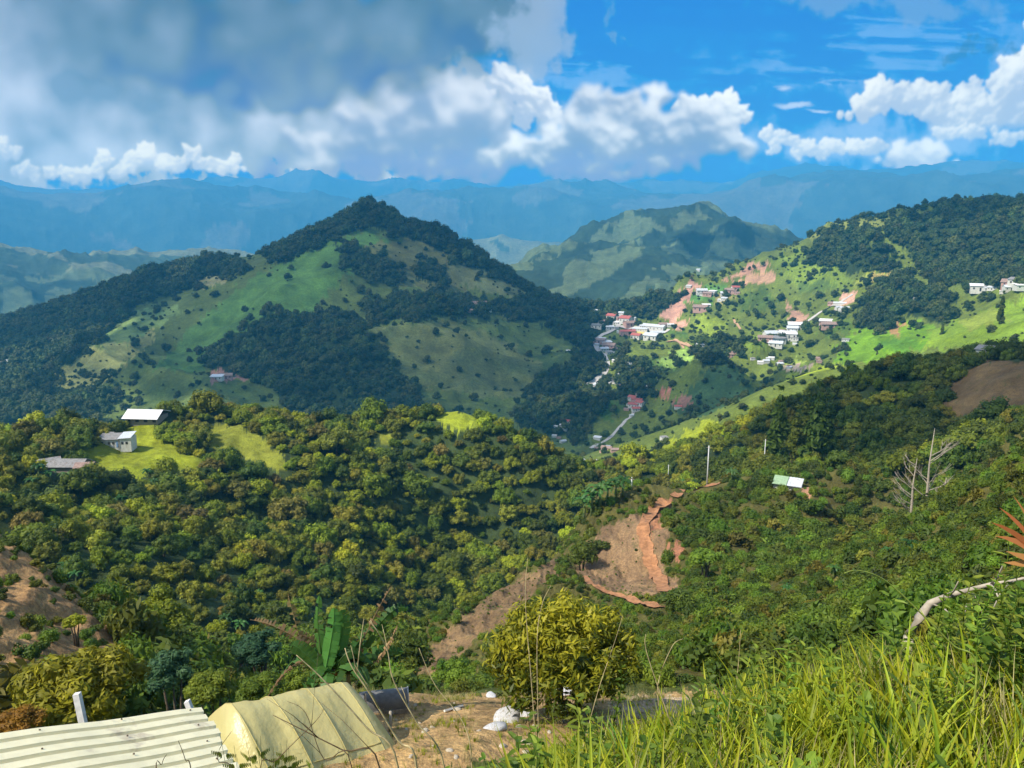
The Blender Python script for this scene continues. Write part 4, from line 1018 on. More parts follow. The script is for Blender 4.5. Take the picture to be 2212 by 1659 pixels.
def zone_loose(u, v, r):
    """hedges and single bushes strewn over the far meadows"""
    n = fbm(u / 40, v / 16, 4, 301) ; right = u > 1290
    m = (n > np.where(right, .04, .22)) & (np.random.default_rng(5).uniform(0, 1, len(u)) < np.where(right, .75, .3))
    hill2 = (r > 1250) & (u > 1700) & (v < 640); m |= hill2 & (n > -.25)
    m |= (r < 1250) & (u < 300) & (v > 800) & (n > -.3)
    m |= np.random.default_rng(6).uniform(0, 1, len(u)) < np.where(right, .035, .016)
    m |= (np.abs(fbm(u / 95, v / 45, 3, 311)) < .018) & right
    for p_, a_, b_, c_ in FIELDS:
        if a_ >= 500 and c_[0] > c_[1] * 1.25: m &= ~(inpoly(u, v, p_) | inpoly(u, v - 5, p_))
    bright = inpoly(u, v, [(1820,730),(2212,640),(2300,740),(1850,790)]) | inpoly(u, v, [(560,590),(800,500),(640,720),(330,800)])
    return m & ~(bright & (n < .55))
for nm, cnt, d0, d1, fn, seed, s0, s1, gap, lab in (
        ('forest', 42000, 560, 1900, zone_wood, 21, 4.2, 9.5, 5.8, 'dark woods on the flanks of the peaked hill and the ridges'),
        ('shrubbery', 60000, 340, 1900, zone_loose, 22, 1.3, 6.5, 6.0, 'bushes and hedges strewn over the far meadows')):
    x, y, z, u, v, r = sample_zone(cnt, d0, d1, fn, seed, gap=gap)
    keep = seen(x, y, z, 8.0); x, y, z, r = x[keep], y[keep], z[keep], r[keep]
    s = s0 + (s1 - s0) * rg.uniform(0, 1, len(x)) ** (1.5 if nm == 'forest' else 3.0); s = s * np.clip(r / 900, .55, 1.15)
    if nm == 'forest': s = s * np.where((r > 1380) & (v[keep] < 600), 1.35, 1.0)
    scatter_gn(nm, np.stack([x, y, z + s * .45], -1), rg.uniform(0, 6.28, len(x)), np.stack([s, s, s * rg.uniform(.8, 1.3, len(x))], -1), FARP, lab)
    print(nm, len(x))
print('hill trees', len(hx), 'right', len(rx))

# ------------------------------------------------------------------ houses
WALLW = simple('whitewash', (.62, .60, .56), .85, 3, .12, c2=(.40, .36, .30))
WALLP = simple('pink_wall', (.50, .30, .26), .85, 3, .15)
ROOFM = simple('zinc_roof', (.58, .60, .64), .45, 2, .18, spec=.5, c2=(.42, .38, .36))
ROOFG = simple('weathered_roof', (.26, .25, .25), .7, 2, .25, c2=(.20, .15, .12))
ROOFR = simple('red_roof', (.42, .115, .10), .7, 2, .2, c2=(.25, .08, .07))
ROOFB = simple('rusty_roof', (.30, .20, .17), .75, 2, .3, c2=(.40, .33, .30))
ROOFW = simple('white_roof', (.80, .78, .78), .45, 2, .06)
DARKW = simple('dark_opening', (.03, .03, .035), .4, 3, .2)
WOODM = simple('weathered_wood', (.28, .24, .19), .85, 12, .3)
GLASSY = simple('blue_paint', (.25, .38, .62), .5, 3, .1)
def wall_mesh(l, w, h, gable):
    b = MB(); b.box((-l / 2, -w / 2, -1.5), (l / 2, w / 2, h))
    if gable:
        for s in (-1, 1):
            x0, x1 = s * l / 2, s * (l / 2 - .15)
            b.add([(x0, -w / 2, h), (x0, w / 2, h), (x0, 0, h + w * .22), (x1, -w / 2, h), (x1, w / 2, h), (x1, 0, h + w * .22)], [(0, 1, 2, 2), (3, 5, 4, 4), (0, 2, 5, 3), (1, 4, 5, 2)])
    return b
def roof_mesh(l, w, h, gable, ov=.5, rib=False):
    b = MB(); t = .12
    if gable:
        for s in (-1, 1):
            y0, z0, y1, z1 = 0, h + w * .22 + .05, s * (w / 2 + ov), h + .05 - ov * .44
            q = [(-l / 2 - ov, y0, z0), (l / 2 + ov, y0, z0), (l / 2 + ov, y1, z1), (-l / 2 - ov, y1, z1)]
            v = q + [(x, y, z + t) for x, y, z in q]
            b.add(v, [(0, 1, 2, 3), (4, 7, 6, 5), (0, 4, 5, 1), (1, 5, 6, 2), (2, 6, 7, 3), (3, 7, 4, 0)])
    else:
        z0, z1 = h + .05, h + .05 + w * .16
        q = [(-l / 2 - ov, -w / 2 - ov, z0), (l / 2 + ov, -w / 2 - ov, z0), (l / 2 + ov, w / 2 + ov, z1), (-l / 2 - ov, w / 2 + ov, z1)]
        v = q + [(x, y, z + t) for x, y, z in q]
        b.add(v, [(0, 1, 2, 3), (4, 7, 6, 5), (0, 4, 5, 1), (1, 5, 6, 2), (2, 6, 7, 3), (3, 7, 4, 0)])
    if rib:
        n = int(l / .45)
        for i in range(n + 1):
            x = -l / 2 - ov + .03 + (l + 2 * ov - .06) * i / n
            if gable:
                for s in (-1, 1):
                    b.tube([(x, s * .05, h + w * .22 + .17), (x, s * (w / 2 + ov - .02), h + .17 - ov * .44 + .01)], [.035, .035], 4)
            else: b.tube([(x, -w / 2 - ov + .02, h + .18), (x, w / 2 + ov - .02, h + .17 + w * .16)], [.035, .035], 4)
    return b
def windows_mesh(l, w, h, n):
    b = MB()
    for i in range(n):
        x = -l / 2 + l * (i + .5) / n
        for s in (-1, 1): b.box((x - .4, s * w / 2 - .02 * s - .015, 1.0), (x + .4, s * w / 2 + .03 * s + .005, 1.9)) if s > 0 else b.box((x - .4, -w / 2 - .03, 1.0), (x + .4, -w / 2 + .02, 1.9))
    return b
HP = {}
def house_proto(key, l, w, h, gable, wallm, roofm, n):
    wm = wall_mesh(l, w, h, gable).build('wall', wallm); rm = roof_mesh(l, w, h, gable).build('roof', roofm)
    wd = []
    for i in range(n):
        b = MB(); x = -l / 2 + l * (i + .5) / n; door = (i == n // 2)
        b.box((x - .45, -w / 2 - .03, .0 if door else 1.0), (x + .45, -w / 2 + .02, 2.0)); wd.append(('door' if door else 'window', b.build('opening', DARKW)))
    HP[key] = (wm, rm, wd, l)
house_proto('white', 10, 7, 2.8, True, WALLW, ROOFM, 3); house_proto('bright', 10, 6.5, 2.7, False, WALLW, ROOFW, 3)
house_proto('red', 10, 7.5, 3.0, True, WALLW, ROOFR, 3); house_proto('rust', 10, 6.5, 2.7, True, WALLP, ROOFB, 3)
house_proto('grey', 10, 7, 2.7, False, WALLW, ROOFG, 3); house_proto('long', 26, 8, 3.2, True, WALLW, ROOFM, 6); house_proto('red_long', 24, 9, 5.2, True, WALLP, ROOFR, 6)
RW = dict(white='zinc roofed white', bright='white roofed', red='red roofed', rust='rust roofed pink walled', grey='grey flat roofed', long='long zinc roofed', red_long='long red roofed two storey')
hrg = random.Random(9)
def house(u, v, wpx, key, place, label=None, dmin=340, rot=None):
    p = hit(u, v, dmin); d = math.hypot(p[0], p[1]); size = 1.05 * wpx * d / F
    wm, rm, wd, l = HP[key]; s = min(max(size / l, .45), 2.2)
    if rot is None: rot = -atan2(p[0], p[1]) + hrg.uniform(-.6, .6)
    lab = label or '%s house %s' % (RW[key], place)
    t = thing('house', lab, 'house', (p[0], p[1], p[2] + .1), rot, None if label else '%s houses %s' % (RW[key], place), (s, s * hrg.uniform(.85, 1.1), s * hrg.uniform(.9, 1.2)))
    link('wall', wm, t); link('roof', rm, t)
    if s > .75:
        for nm, me in wd: link(nm, me, t)
    return t
def c2(x, y): return 1101.4 + x * .5021, y * .5021
def c7(x, y): return 647.9 + x * .3347, 786.7 + y * .3347
def c8(x, y): return 1388.3 + x * .3724, 786.7 + y * .3724
VILL = [('in the village on the saddle', c2, .5021, [
  (375,1340,22,'white'),(440,1372,40,'red'),(425,1392,40,'rust'),(480,1352,22,'white'),(505,1362,20,'grey'),(500,1385,46,'red'),(515,1402,46,'rust'),(375,1410,46,'grey'),(430,1417,34,'bright'),(620,1417,100,'long'),(660,1405,36,'rust'),
  (640,1440,70,'long'),(505,1440,64,'red_long'),(610,1460,60,'white'),(560,1422,60,'long'),(395,1395,30,'rust'),(455,1395,30,'bright'),(470,1372,26,'rust'),(530,1375,24,'white'),(545,1455,40,'red')]),
 ('along the road below the village', c2, .5021, [
  (385,1474,46,'rust'),(415,1482,40,'bright'),(428,1498,50,'rust'),(400,1466,30,'white'),(372,1478,26,'grey'),(460,1527,26,'white'),(472,1552,24,'bright'),(498,1578,42,'white'),(490,1566,34,'rust'),(520,1602,24,'bright'),(430,1640,34,'white'),(418,1652,34,'bright'),(455,1648,26,'grey'),(405,1508,34,'white'),(445,1507,30,'rust'),(250,1512,16,'bright'),(515,1615,20,'white')]),
 ('on the meadows right of the village', c2, .5021, [
  (825,1262,40,'white'),(872,1262,30,'bright'),(850,1272,34,'rust'),(905,1295,20,'bright'),(970,1247,30,'red'),(950,1262,44,'rust'),(925,1272,34,'white'),(845,1320,32,'bright'),(820,1337,54,'rust'),(812,1165,16,'white'),(770,1235,22,'bright'),
  (1440,1338,40,'white'),(1358,1396,44,'bright'),(1372,1410,60,'rust'),(1425,1312,54,'long'),(1230,1416,56,'bright'),(1215,1425,40,'white'),(1445,1467,26,'grey'),(1385,1312,26,'rust')]),
 ('in the hamlet in the middle of the valley', c2, .5021, [
  (1120,1450,50,'white'),(1098,1466,54,'rust'),(1150,1474,56,'grey'),(1145,1490,50,'white'),(1200,1455,56,'bright'),(1180,1444,40,'white'),(1170,1430,26,'rust'),(1225,1463,30,'grey'),(1045,1547,18,'grey'),(1160,1571,26,'white'),(1202,1584,20,'bright'),(1168,1558,22,'rust'),(940,1536,40,'rust'),(820,1492,36,'white'),(965,1522,20,'rust'),(1110,1545,14,'white'),(1330,1560,20,'rust')]),
 ('on the shelf at the right edge of the valley', c2, .5021, [
  (2022,1252,60,'bright'),(2078,1247,30,'white'),(2160,1237,60,'rust'),(2190,1226,60,'grey'),(2112,1216,40,'rust'),(2205,1243,50,'bright'),(1748,1287,18,'bright'),(2150,1250,40,'white')]),
 ('on the floor of the valley by the track', c7, .3347, [
  (2125,8,46,'rust'),(2130,50,30,'bright'),(2140,66,26,'white'),(1992,111,44,'rust'),(1980,129,50,'bright'),(1908,142,34,'white'),(2070,134,34,'bright'),(1966,171,26,'white'),(1810,219,30,'bright'),(1838,198,28,'rust'),(1860,191,28,'white'),
  (2120,266,24,'grey'),(2140,336,24,'white'),(1702,402,46,'bright'),(1655,406,22,'white'),(1642,468,30,'bright'),(1672,478,26,'rust'),(1920,484,46,'bright'),(1925,551,44,'rust'),(1980,553,64,'rust'),(2035,562,56,'rust'),(1915,637,38,'bright'),(1877,652,28,'rust')]),
 ('in the red roofed farmstead by the track', c7, .3347, [(2192,208,44,'red'),(2150,230,54,'red'),(2175,243,70,'red_long'),(2195,262,50,'red'),(2150,274,56,'red'),(2166,298,48,'red')]),
]
for place, cv, fac, lst in VILL:
    for (x, y, w, k) in lst:
        u, v = cv(x, y); house(u, v, w * fac, k, place, dmin=500)
        if hrg.random() < .42: house(u + hrg.uniform(-22, 22), v + hrg.uniform(-9, 12), hrg.uniform(8, 14), hrg.choice(['white', 'bright', 'rust', 'grey', 'white']), place, dmin=500)
u, v = c7(1716, 380); house(u, v, 18, 'red', '', 'single red roofed house left of the track on the valley floor', 500)
u, v = c8(125, 437); house(u, v, 15, 'grey', '', 'small grey roofed house at the top of the yellow meadow spur', 360)
u, v = c8(205, 256); house(u, v, 15, 'red', '', 'red roofed house beside the reddish ploughed plots', 500)
for (x, y, w, k, pl) in [(1990,1306,45,'bright','on the right flank of the peaked hill'),(2026,1308,18,'white','on the right flank of the peaked hill'),(2062,1326,60,'rust','on the right flank of the peaked hill'),(2085,1336,50,'white','on the right flank of the peaked hill'),(2020,1342,30,'rust','on the right flank of the peaked hill'),
    (935,1632,44,'bright','in the reddish cutting below the peaked hill'),(975,1628,44,'rust','in the reddish cutting below the peaked hill'),
    (870,1163,26,'bright','high on the left ridge'),(912,1163,18,'white','high on the left ridge'),(962,1162,22,'bright','high on the left ridge'),(1000,1142,20,'white','high on the left ridge'),(820,1137,30,'rust','high on the left ridge'),(848,1128,16,'white','high on the left ridge'),
    (50,1562,34,'white','in the woods at the far left'),(12,1567,22,'rust','in the woods at the far left')]:
    house(x * .5021, y * .5021, w * .5021, k, pl, dmin=600)
house(2142, 770, 46, 'grey', '', 'low grey roofed farmhouse on the brow above the brown pasture', 250, -.75)
house(2178, 767, 26, 'bright', '', 'small bluish roofed hut next to the low grey farmhouse', 250, -.5)
house(856, 898, 12, 'bright', '', 'tiny white roof among the crowns of the wooded hill', 150)

def pgon(name, poly, dmin, mat_, lift=.25, kind='structure', n=10):
    """a flat plot laid on the ground"""
    pts = [hit(u, v, dmin) + np.array([0, 0, lift]) for u, v in poly]; b = MB(); c = sum(pts) / len(pts)
    b.add([c] + pts, [(0, i + 1, (i + 1) % len(pts) + 1, (i + 1) % len(pts) + 1) for i in range(len(pts))]); o = link(name, b.build(name, mat_)); o['kind'] = kind; return o
# the pale playing field by the long red building
PITCH_M = simple('yellow_sand', (.62, .50, .16), .9, .3, .15)
pgon('ground', [c2(520, 1436), c2(545, 1428), c2(590, 1432), c2(595, 1448), c2(540, 1452)], 900, PITCH_M, 1.0)

# near houses on the wooded hill
def farm_house():
    p = hit(253, 962, 200); t = thing('farm_house', 'white house with grey metal roofs alone on the green hilltop meadow', 'house', p, .12)
    for i, (x, y, l, w, h, rm, wm) in enumerate([(-3.6, .6, 2.6, 5.5, 2.6, ROOFG, WALLW), (-.5, 0, 4.2, 5.0, 2.5, ROOFG, WALLW), (3.6, -.3, 3.4, 5.0, 2.9, ROOFM, GLASSY)]):
        link('wall', wall_mesh(l, w, h, False).build('wall', WALLW), t, (x, y, 0))
        r = link('roof', roof_mesh(l, w, h, False, .35, True).build('roof', rm), t, (x, y, .0)); r.rotation_euler = (0, (.06, 0, -.05)[i], 0)
        if i == 2: r['label'] = 'paler bluish metal roof'
        for xx in ((-.9, .4) if l > 3 else (0,)):
            b = MB(); b.box((x + xx - .35, y - w / 2 - .04, 1.0), (x + xx + .35, y - w / 2 + .02, 1.8)); link('window', b.build('window', DARKW), t)
    b = MB(); b.box((-.5 + 1.2, -2.56, 0), (-.5 + 1.9, -2.48, 2.0)); link('door', b.build('door', GLASSY), t)
    for x in (-2.4, -1.2, .2, 1.6): b = MB(); b.tube([(x, -3.0, 0), (x, -3.0, 2.5)], [.06, .06], 5); link('porch_post', b.build('post', WOODM), t)
farm_house()
def big_white_roof():
    p = hit(318, 908, 230); t = thing('white_roof_building', 'large building under one bright white sheet roof on the hilltop', 'building', p, -.1, None, .78)
    link('wall', wall_mesh(15, 9, 2.6, False).build('wall', WOODM), t); r = link('roof', roof_mesh(15, 10, 2.9, True, .9, True).build('roof', ROOFW), t); r.rotation_euler = (.10, 0, 0)
    for x in (-6, -2, 2, 6):
        b = MB(); b.box((x - .8, -4.56, .3), (x + .8, -4.48, 2.0)); link('window', b.build('window', DARKW), t)
big_white_roof()
def grey_barns():
    p = hit(135, 1020, 180); t = thing('barn', 'pair of low barns with curved weathered grey roofs among bananas at left', 'barn', p, .35)
    for x, y, l, w, rz, rm in ((-4.5, 2.2, 7, 6, .3, ROOFG), (2.2, 0, 8, 5.5, -.35, ROOFG), (6.2, -3.2, 4, 3.5, -.2, ROOFB), (-8.5, -3.4, 3, 2.4, 0, ROOFM)):
        wl = link('wall', wall_mesh(l, w, 2.2, True).build('wall', WOODM), t, (x, y, 0)); rf = link('roof', roof_mesh(l, w, 2.2, True, .5, True).build('roof', rm), t, (x, y, 0))
        wl.rotation_euler = rf.rotation_euler = (0, 0, rz)
grey_barns()
def small_green_house():
    p = hit(1700, 1060, 120); t = thing('hut', 'small hut with one green and one white roof beside the earth cutting', 'hut', p, -.5)
    ROOFGR = simple('green_roof', (.30, .42, .26), .6, 2, .12)
    for x, rm, l in ((-1.5, ROOFGR, 2.6), (1.7, ROOFM, 2.6)):
        link('wall', wall_mesh(l, 2.8, 2.0, False).build('wall', WALLW), t, (x, 0, 0)); r = link('roof', roof_mesh(l, 3.2, 2.0, False, .25, True).build('roof', rm), t, (x, 0, 0)); r.rotation_euler = (.12, .0, 0)
    b = MB(); b.box((-1.8, -1.44, 0), (-1.1, -1.38, 1.8)); link('door', b.build('door', DARKW), t)
small_green_house()

# ------------------------------------------------------------------ roads and tracks
ROADM = simple('pale_road', (.50, .46, .43), .9, .4, .12)
DIRTM = simple('dirt_road', (.50, .30, .18), .95, .5, .18)
REDD = simple('red_earth_track', (.36, .17, .08), .95, 1.4, .3, bump=.4)
def road(name, pts, width, mt, dmin, lift, label=None):
    P3 = []
    for a, b in zip(pts[:-1], pts[1:]):
        n = max(2, int(math.hypot(b[0] - a[0], b[1] - a[1]) / 5))
        for k in range(n): P3.append(hit(a[0] + (b[0] - a[0]) * k / n, a[1] + (b[1] - a[1]) * k / n, dmin))
    P3.append(hit(*pts[-1], dmin)); P3 = np.array(P3)
    K = np.array([.25, .5, .25])
    for _ in range(4): P3[1:-1] = P3[:-2] * .25 + P3[1:-1] * .5 + P3[2:] * .25
    V = []; Fq = []; m = 5
    for i in range(len(P3)):
        d = P3[min(i + 1, len(P3) - 1)] - P3[max(i - 1, 0)]; d[2] = 0; d /= np.linalg.norm(d) + 1e-9; s = np.array([d[1], -d[0], 0])
        wv = width * (1 + .18 * sin(i * .9) + .1 * sin(i * 2.3))
        row = [P3[i] + s * wv * (j / (m - 1) - .5) for j in range(m)]
        zs = [ground_z(q[0], q[1]) for q in row]; 
        for q, z in zip(row, zs): q[2] = max(z, min(zs) * .5 + max(zs) * .5) + lift; V.append(q)
    for i in range(len(P3) - 1):
        for j in range(m - 1): Fq.append((i * m + j, i * m + j + 1, (i + 1) * m + j + 1, (i + 1) * m + j))
    b = MB(); b.add(V, Fq); o = link(name, b.build(name, mt, True)); o['kind'] = 'structure'; return o
road('road', [(1262, 838), (1290, 822), (1308, 806), (1314, 788), (1308, 770), (1290, 756), (1282, 738), (1300, 724), (1330, 712), (1338, 704), (1336, 680)], 8.5, ROADM, 600, 1.0)
road('road', [(1338, 706), (1352, 712), (1380, 710), (1410, 716), (1432, 724), (1445, 712)], 8, ROADM, 800, 1.2)
road('road', [(1275, 968), (1290, 962), (1320, 945), (1335, 925), (1350, 912), (1368, 895), (1372, 880)], 3.4, ROADM, 500, .3)
road('road', [(1700, 712), (1722, 702), (1750, 692), (1775, 672), (1800, 662), (1842, 636)], 6, ROADM, 700, .5)
road('dirt_road', [(1440, 738), (1465, 737), (1482, 748), (1508, 748)], 6, DIRTM, 700, .5)
road('dirt_road', [(1455, 734), (1478, 745), (1484, 756)], 4, DIRTM, 700, .5)
road('path', [(1585, 690), (1592, 700), (1602, 716)], 3, DIRTM, 700, .4)
road('path', [(1395, 838), (1402, 828), (1420, 823)], 4, ROADM, 600, .4)
road('dirt_track', [(1440, 1085), (1420, 1095), (1405, 1110), (1388, 1140), (1392, 1170), (1400, 1200), (1405, 1225), (1425, 1255), (1440, 1285)], 1.9, REDD, 70, .22)
road('path', [(1257, 1246), (1275, 1262), (1300, 1277), (1340, 1290), (1380, 1304), (1432, 1314)], 1.1, REDD, 60, .18)
road('path', [(1455, 1075), (1490, 1062), (1527, 1052), (1560, 1044)], 1.5, REDD, 100, .2)

# ------------------------------------------------------------------ poles
CONC = simple('concrete', (.62, .63, .62), .8, 6, .12)
for (u, v0, v1, lab) in [(1527, 1050, 962, 'tallest grey power pole beside the track on the near spur'), (1443, 1040, 1003, 'short pole left of the tallest power pole'), (1649, 1024, 950, 'pole between the tallest power pole and the green roofed hut'), (1364, 1056, 1030, 'shortest pole, leftmost of the four on the spur')]:
    p = hit(u, v0, 110); d = math.hypot(p[0], p[1]); h = (v0 - v1) * d / F * 1.04; t = thing('power_pole', lab, 'power pole', p)
    b = MB(); b.tube([(0, 0, -.5), (0, 0, h)], [.17, .10], 8); link('pole', b.build('pole', CONC, True), t)
    b = MB(); b.box((-.5, -.05, h - .5), (.5, .05, h - .38)); link('crossarm', b.build('crossarm', WOODM), t)

# ------------------------------------------------------------------ plants of the near slopes
def bush_mesh(name, m, seed, leaves=420, leaf=.16, aspect=1.3, blobs=7):
    return crown_mesh(name, [m], seed, 1.0, .85, blobs, leaves, leaf, .45, 'dome', aspect, .7, .8)
LF['bush'] = leafy('leaf_bush', (.060, .095, .012), (.18, .24, .025), .3)
LF['bushy'] = leafy('leaf_bush_olive', (.10, .105, .014), (.27, .26, .03), .3)
LF['bushb'] = leafy('leaf_bush_fresh', (.085, .15, .012), (.22, .32, .03), .35)
LF['banana'] = leafy('leaf_banana', (.035, .11, .02), (.10, .24, .05), .35, .45, .02)
LF['dry'] = leafy('leaf_dry', (.20, .13, .06), (.42, .30, .14), .3, .8, .02)
LF['grass'] = leafy('leaf_grass', (.17, .23, .010), (.46, .50, .025), .4, .5, .03)
LF['straw'] = leafy('leaf_straw', (.35, .30, .12), (.60, .52, .26), .3, .7, .02)
BUSH = [bush_mesh('crown_bush', LF['bush'], 300), bush_mesh('crown_bush', LF['bushy'], 301), bush_mesh('crown_bush', LF['bushb'], 302), bush_mesh('crown_bush', LF['dark'], 303)]
def bush_thing(name, label, cat, u, v, d, wpx, mesh, hr_=.8, group=None, sit=True, parts=True):
    """a bush whose crown is centred on a photo point at distance d, its stem reaching the ground"""
    az, t = ray(u, v); c = np.array([d * sin(az), d * cos(az), d * t]); s = wpx * d / F
    g = ground_z(c[0], c[1]); base = np.array([c[0], c[1], g]); hgt = max(c[2] - g, .1)
    tt = thing(name, label, cat, base, 0, group); cr = link('crown', mesh, tt, (0, 0, hgt)); cr.scale = (s, s, s * hr_); cr.rotation_euler = (0, 0, hrg.uniform(0, 6))
    b = MB()
    for k in range(3):
        a = k * 2.1 + 1; b.tube([(cos(a) * .1 * s, sin(a) * .1 * s, -.2), (cos(a) * .18 * s, sin(a) * .18 * s, hgt * .5), (cos(a) * .4 * s, sin(a) * .4 * s, hgt)], [.06 * s + .02, .05 * s + .015, .02 * s], 6)
    link('trunk', b.build('trunk', BARK, True), tt); return tt
b0 = bush_thing('bush', 'dark rounded bush at the top of the bare slope, left of the red track', 'bush', 1258, 1200, 112, 34, bush_mesh('crown_bush', LF['dark'], 310, 1800, .08, 1.2, 14), 1.0)
b1 = bush_thing('bush', 'fresh green bush above the bare pink slope next to a dark one', 'bush', 1292, 1178, 118, 24, BUSH[0])
b2 = bush_thing('bush', 'dark glossy bush at the lower end of the red track', 'bush', 1458, 1292, 78, 36, bush_mesh('crown_bush', LF['dark'], 311, 1500, .09, 1.6, 12), .6)
b3 = bush_thing('bush', 'lime green small tree standing alone above the shrubs right of the red track', 'bush', 1525, 1205, 96, 34, bush_mesh('crown_bush', LF['bushb'], 312, 900, .10, 1.3, 12), .6)
b4 = bush_thing('bush', 'olive green bush on the brown slope at the left edge', 'bush', 80, 1410, 50, 12, BUSH[1])
SRCB = [[c for c in b.children if c.name.startswith('crown')][0] for b in (b1, b3, b4, b2)]
BARE = [p for p, d0, d1, c in FIELDS if d1 in (118, 126, 140, 160, 175)]
def bare(u, v):
    m = np.zeros(u.shape, bool)
    for p in BARE: m |= inpoly(u, v, p)
    return m
def zone_shrub(u, v, r):
    n = fbm(u / 50, v / 30, 4, 333); b = bare(u, v); rr = np.random.default_rng(3).uniform(0, 1, len(u))
    left = (u < 900) & (r < 118)
    m = ((u > 880) | left) & ~((u < 1320) & (r > 175)) & ~((u < 860) & (r > 118))
    meadow_ridge = inpoly(u, v, [(1400, 1040), (1850, 1015), (1850, 1060), (1700, 1075), (1500, 1080), (1400, 1070)])
    spur_face = inpoly(u, v, [(920, 1460), (1200, 1240), (1260, 1260), (1430, 1325), (1400, 1420), (1000, 1470)])
    dens = np.where(b, .10, np.where(meadow_ridge, .25, np.where(spur_face, .35, 1.0)))
    yard = inpoly(u, v, [(600, 1490), (1100, 1492), (1640, 1470), (1700, 1560), (1500, 1600), (1200, 1680), (600, 1700)]) & (r < 27)
    return m & (rr < dens) & (n > np.where(u > 880, -.30, -.62)) & ~yard & (r > 24) & ~(bare(u, v - 10) & (rr > .12))
parts_ = [sample_zone(60000, 24, 110, zone_shrub, 41, gap=.75), sample_zone(50000, 110, 235, zone_shrub, 42, gap=1.35)]
x, y, z, u, v, r = [np.concatenate(q) for q in zip(*parts_)]
sz = (.42 + .75 * rg.uniform(0, 1, len(x)) ** 2.2) * np.where(r > 110, 1.7, 1.0); sz *= np.where(bare(u, v), .28, 1); sz *= np.where((u > 880) & (u < 1500) & (r < 150), .62, 1.0); sz *= np.where((u < 900) & (r < 118), 1.9, 1.0)
kk = rg.uniform(0, 1, len(x)) + fbm(u / 70, v / 45, 3, 71) * .5
kb = np.where(kk < .36, 0, np.where(kk < .68, 1, np.where(kk < .80, 2, 3)))
ok = seen(x, y, z, 1.2)
for k, w in enumerate(('leafy green', 'olive', 'fresh green', 'dark')):
    s_ = ok & (kb == k); s = sz[s_]
    scatter_gn('shrubbery', np.stack([x[s_], y[s_], z[s_] + s * .2], -1), rg.uniform(0, 6.28, s_.sum()), np.stack([s, s, s * rg.uniform(.7, 1.5, len(s))], -1), [SRCB[k]], '%s scrub covering the near slopes' % w)
print('shrubs', ok.sum())

# banana plants
def banana_leaf(b, path, width, tone=.5, torn=0.0, seed=0, mi=0, n=14):
    """broad leaf along a path, both halves drooping from the midrib, torn into strips where torn > 0"""
    rgl = random.Random(seed); P3 = [np.array(p, float) for p in path]
    def cr(t):
        k = min(int(t * (len(P3) - 1)), len(P3) - 2); f = t * (len(P3) - 1) - k
        p0, p1, p2, p3 = P3[max(k - 1, 0)], P3[k], P3[k + 1], P3[min(k + 2, len(P3) - 1)]
        return .5 * ((2 * p1) + (-p0 + p2) * f + (2 * p0 - 5 * p1 + 4 * p2 - p3) * f * f + (-p0 + 3 * p1 - 3 * p2 + p3) * f ** 3)
    c = [cr(i / n) for i in range(n + 1)]; face = np.array((0, 0, 1.0)) if n < 12 else np.array((rgl.uniform(-.5, .5), -1, rgl.uniform(.1, .9)))
    for side in (-1, 1):
        for i in range(n):
            t0, t1 = i / n, (i + 1) / n; w0, w1 = [width * (sin(pi * min(1, (.12 + .88 * t))) ** .55) * (1 if t < .98 else .3) for t in (t0, t1)]
            if rgl.random() < torn * .5: continue
            d = c[min(i + 1, n)] - c[i]; d /= np.linalg.norm(d) + 1e-9
            s = np.cross(d, face); s /= np.linalg.norm(s) + 1e-9; up = np.cross(s, d); up = up if up[2] > -.3 else -up
            fold = rgl.uniform(.1, .35) + torn * rgl.uniform(0, 1.2)
            o = (s * side * cos(fold) - up * sin(fold))
            e0 = c[i] + o * w0; e1 = c[i + 1] + o * w1
            if rgl.random() < torn: e1 = e1 * .75 + e0 * .25; e1 = e1 + d * (-.03)
            b.add([c[i], c[i + 1], e1, e0], [(0, 1, 2, 3)], mi, tone + rgl.uniform(-.1, .1))
    b.tube([c[i] for i in range(0, n + 1, 2)], [width * .07 * (1 - i / (n + 2)) + .004 for i in range(0, n + 1, 2)], 4, mi, min(1, tone + .35))
def banana_mesh(seed, nl=9):
    rr = random.Random(seed); b = MB()
    for k in range(nl):
        a = k * 2.4 + rr.uniform(-.3, .3); el = rr.uniform(.5, 1.25); L_ = rr.uniform(.75, 1.05); q = (cos(a), sin(a)); h0 = .95
        banana_leaf(b, [(0, 0, h0), (q[0] * .3 * L_ * cos(el), q[1] * .3 * L_ * cos(el), h0 + .35 * sin(el)), (q[0] * .62 * L_, q[1] * .62 * L_, h0 + .42 * sin(el)), (q[0] * .95 * L_, q[1] * .95 * L_, h0 + .25 * sin(el) - .15)], .16, rr.uniform(.3, .8), .25, seed * 10 + k, n=8)
    return b.build('leaves', LF['banana'])
BAN = [banana_mesh(1), banana_mesh(2, 7)]
STEM = MB().tube([(0, 0, -.1), (0, 0, .5), (.02, 0, 1.0)], [.10, .08, .04], 7).build('stem', simple('green_stem', (.16, .20, .06), .6, 8, .3), True)
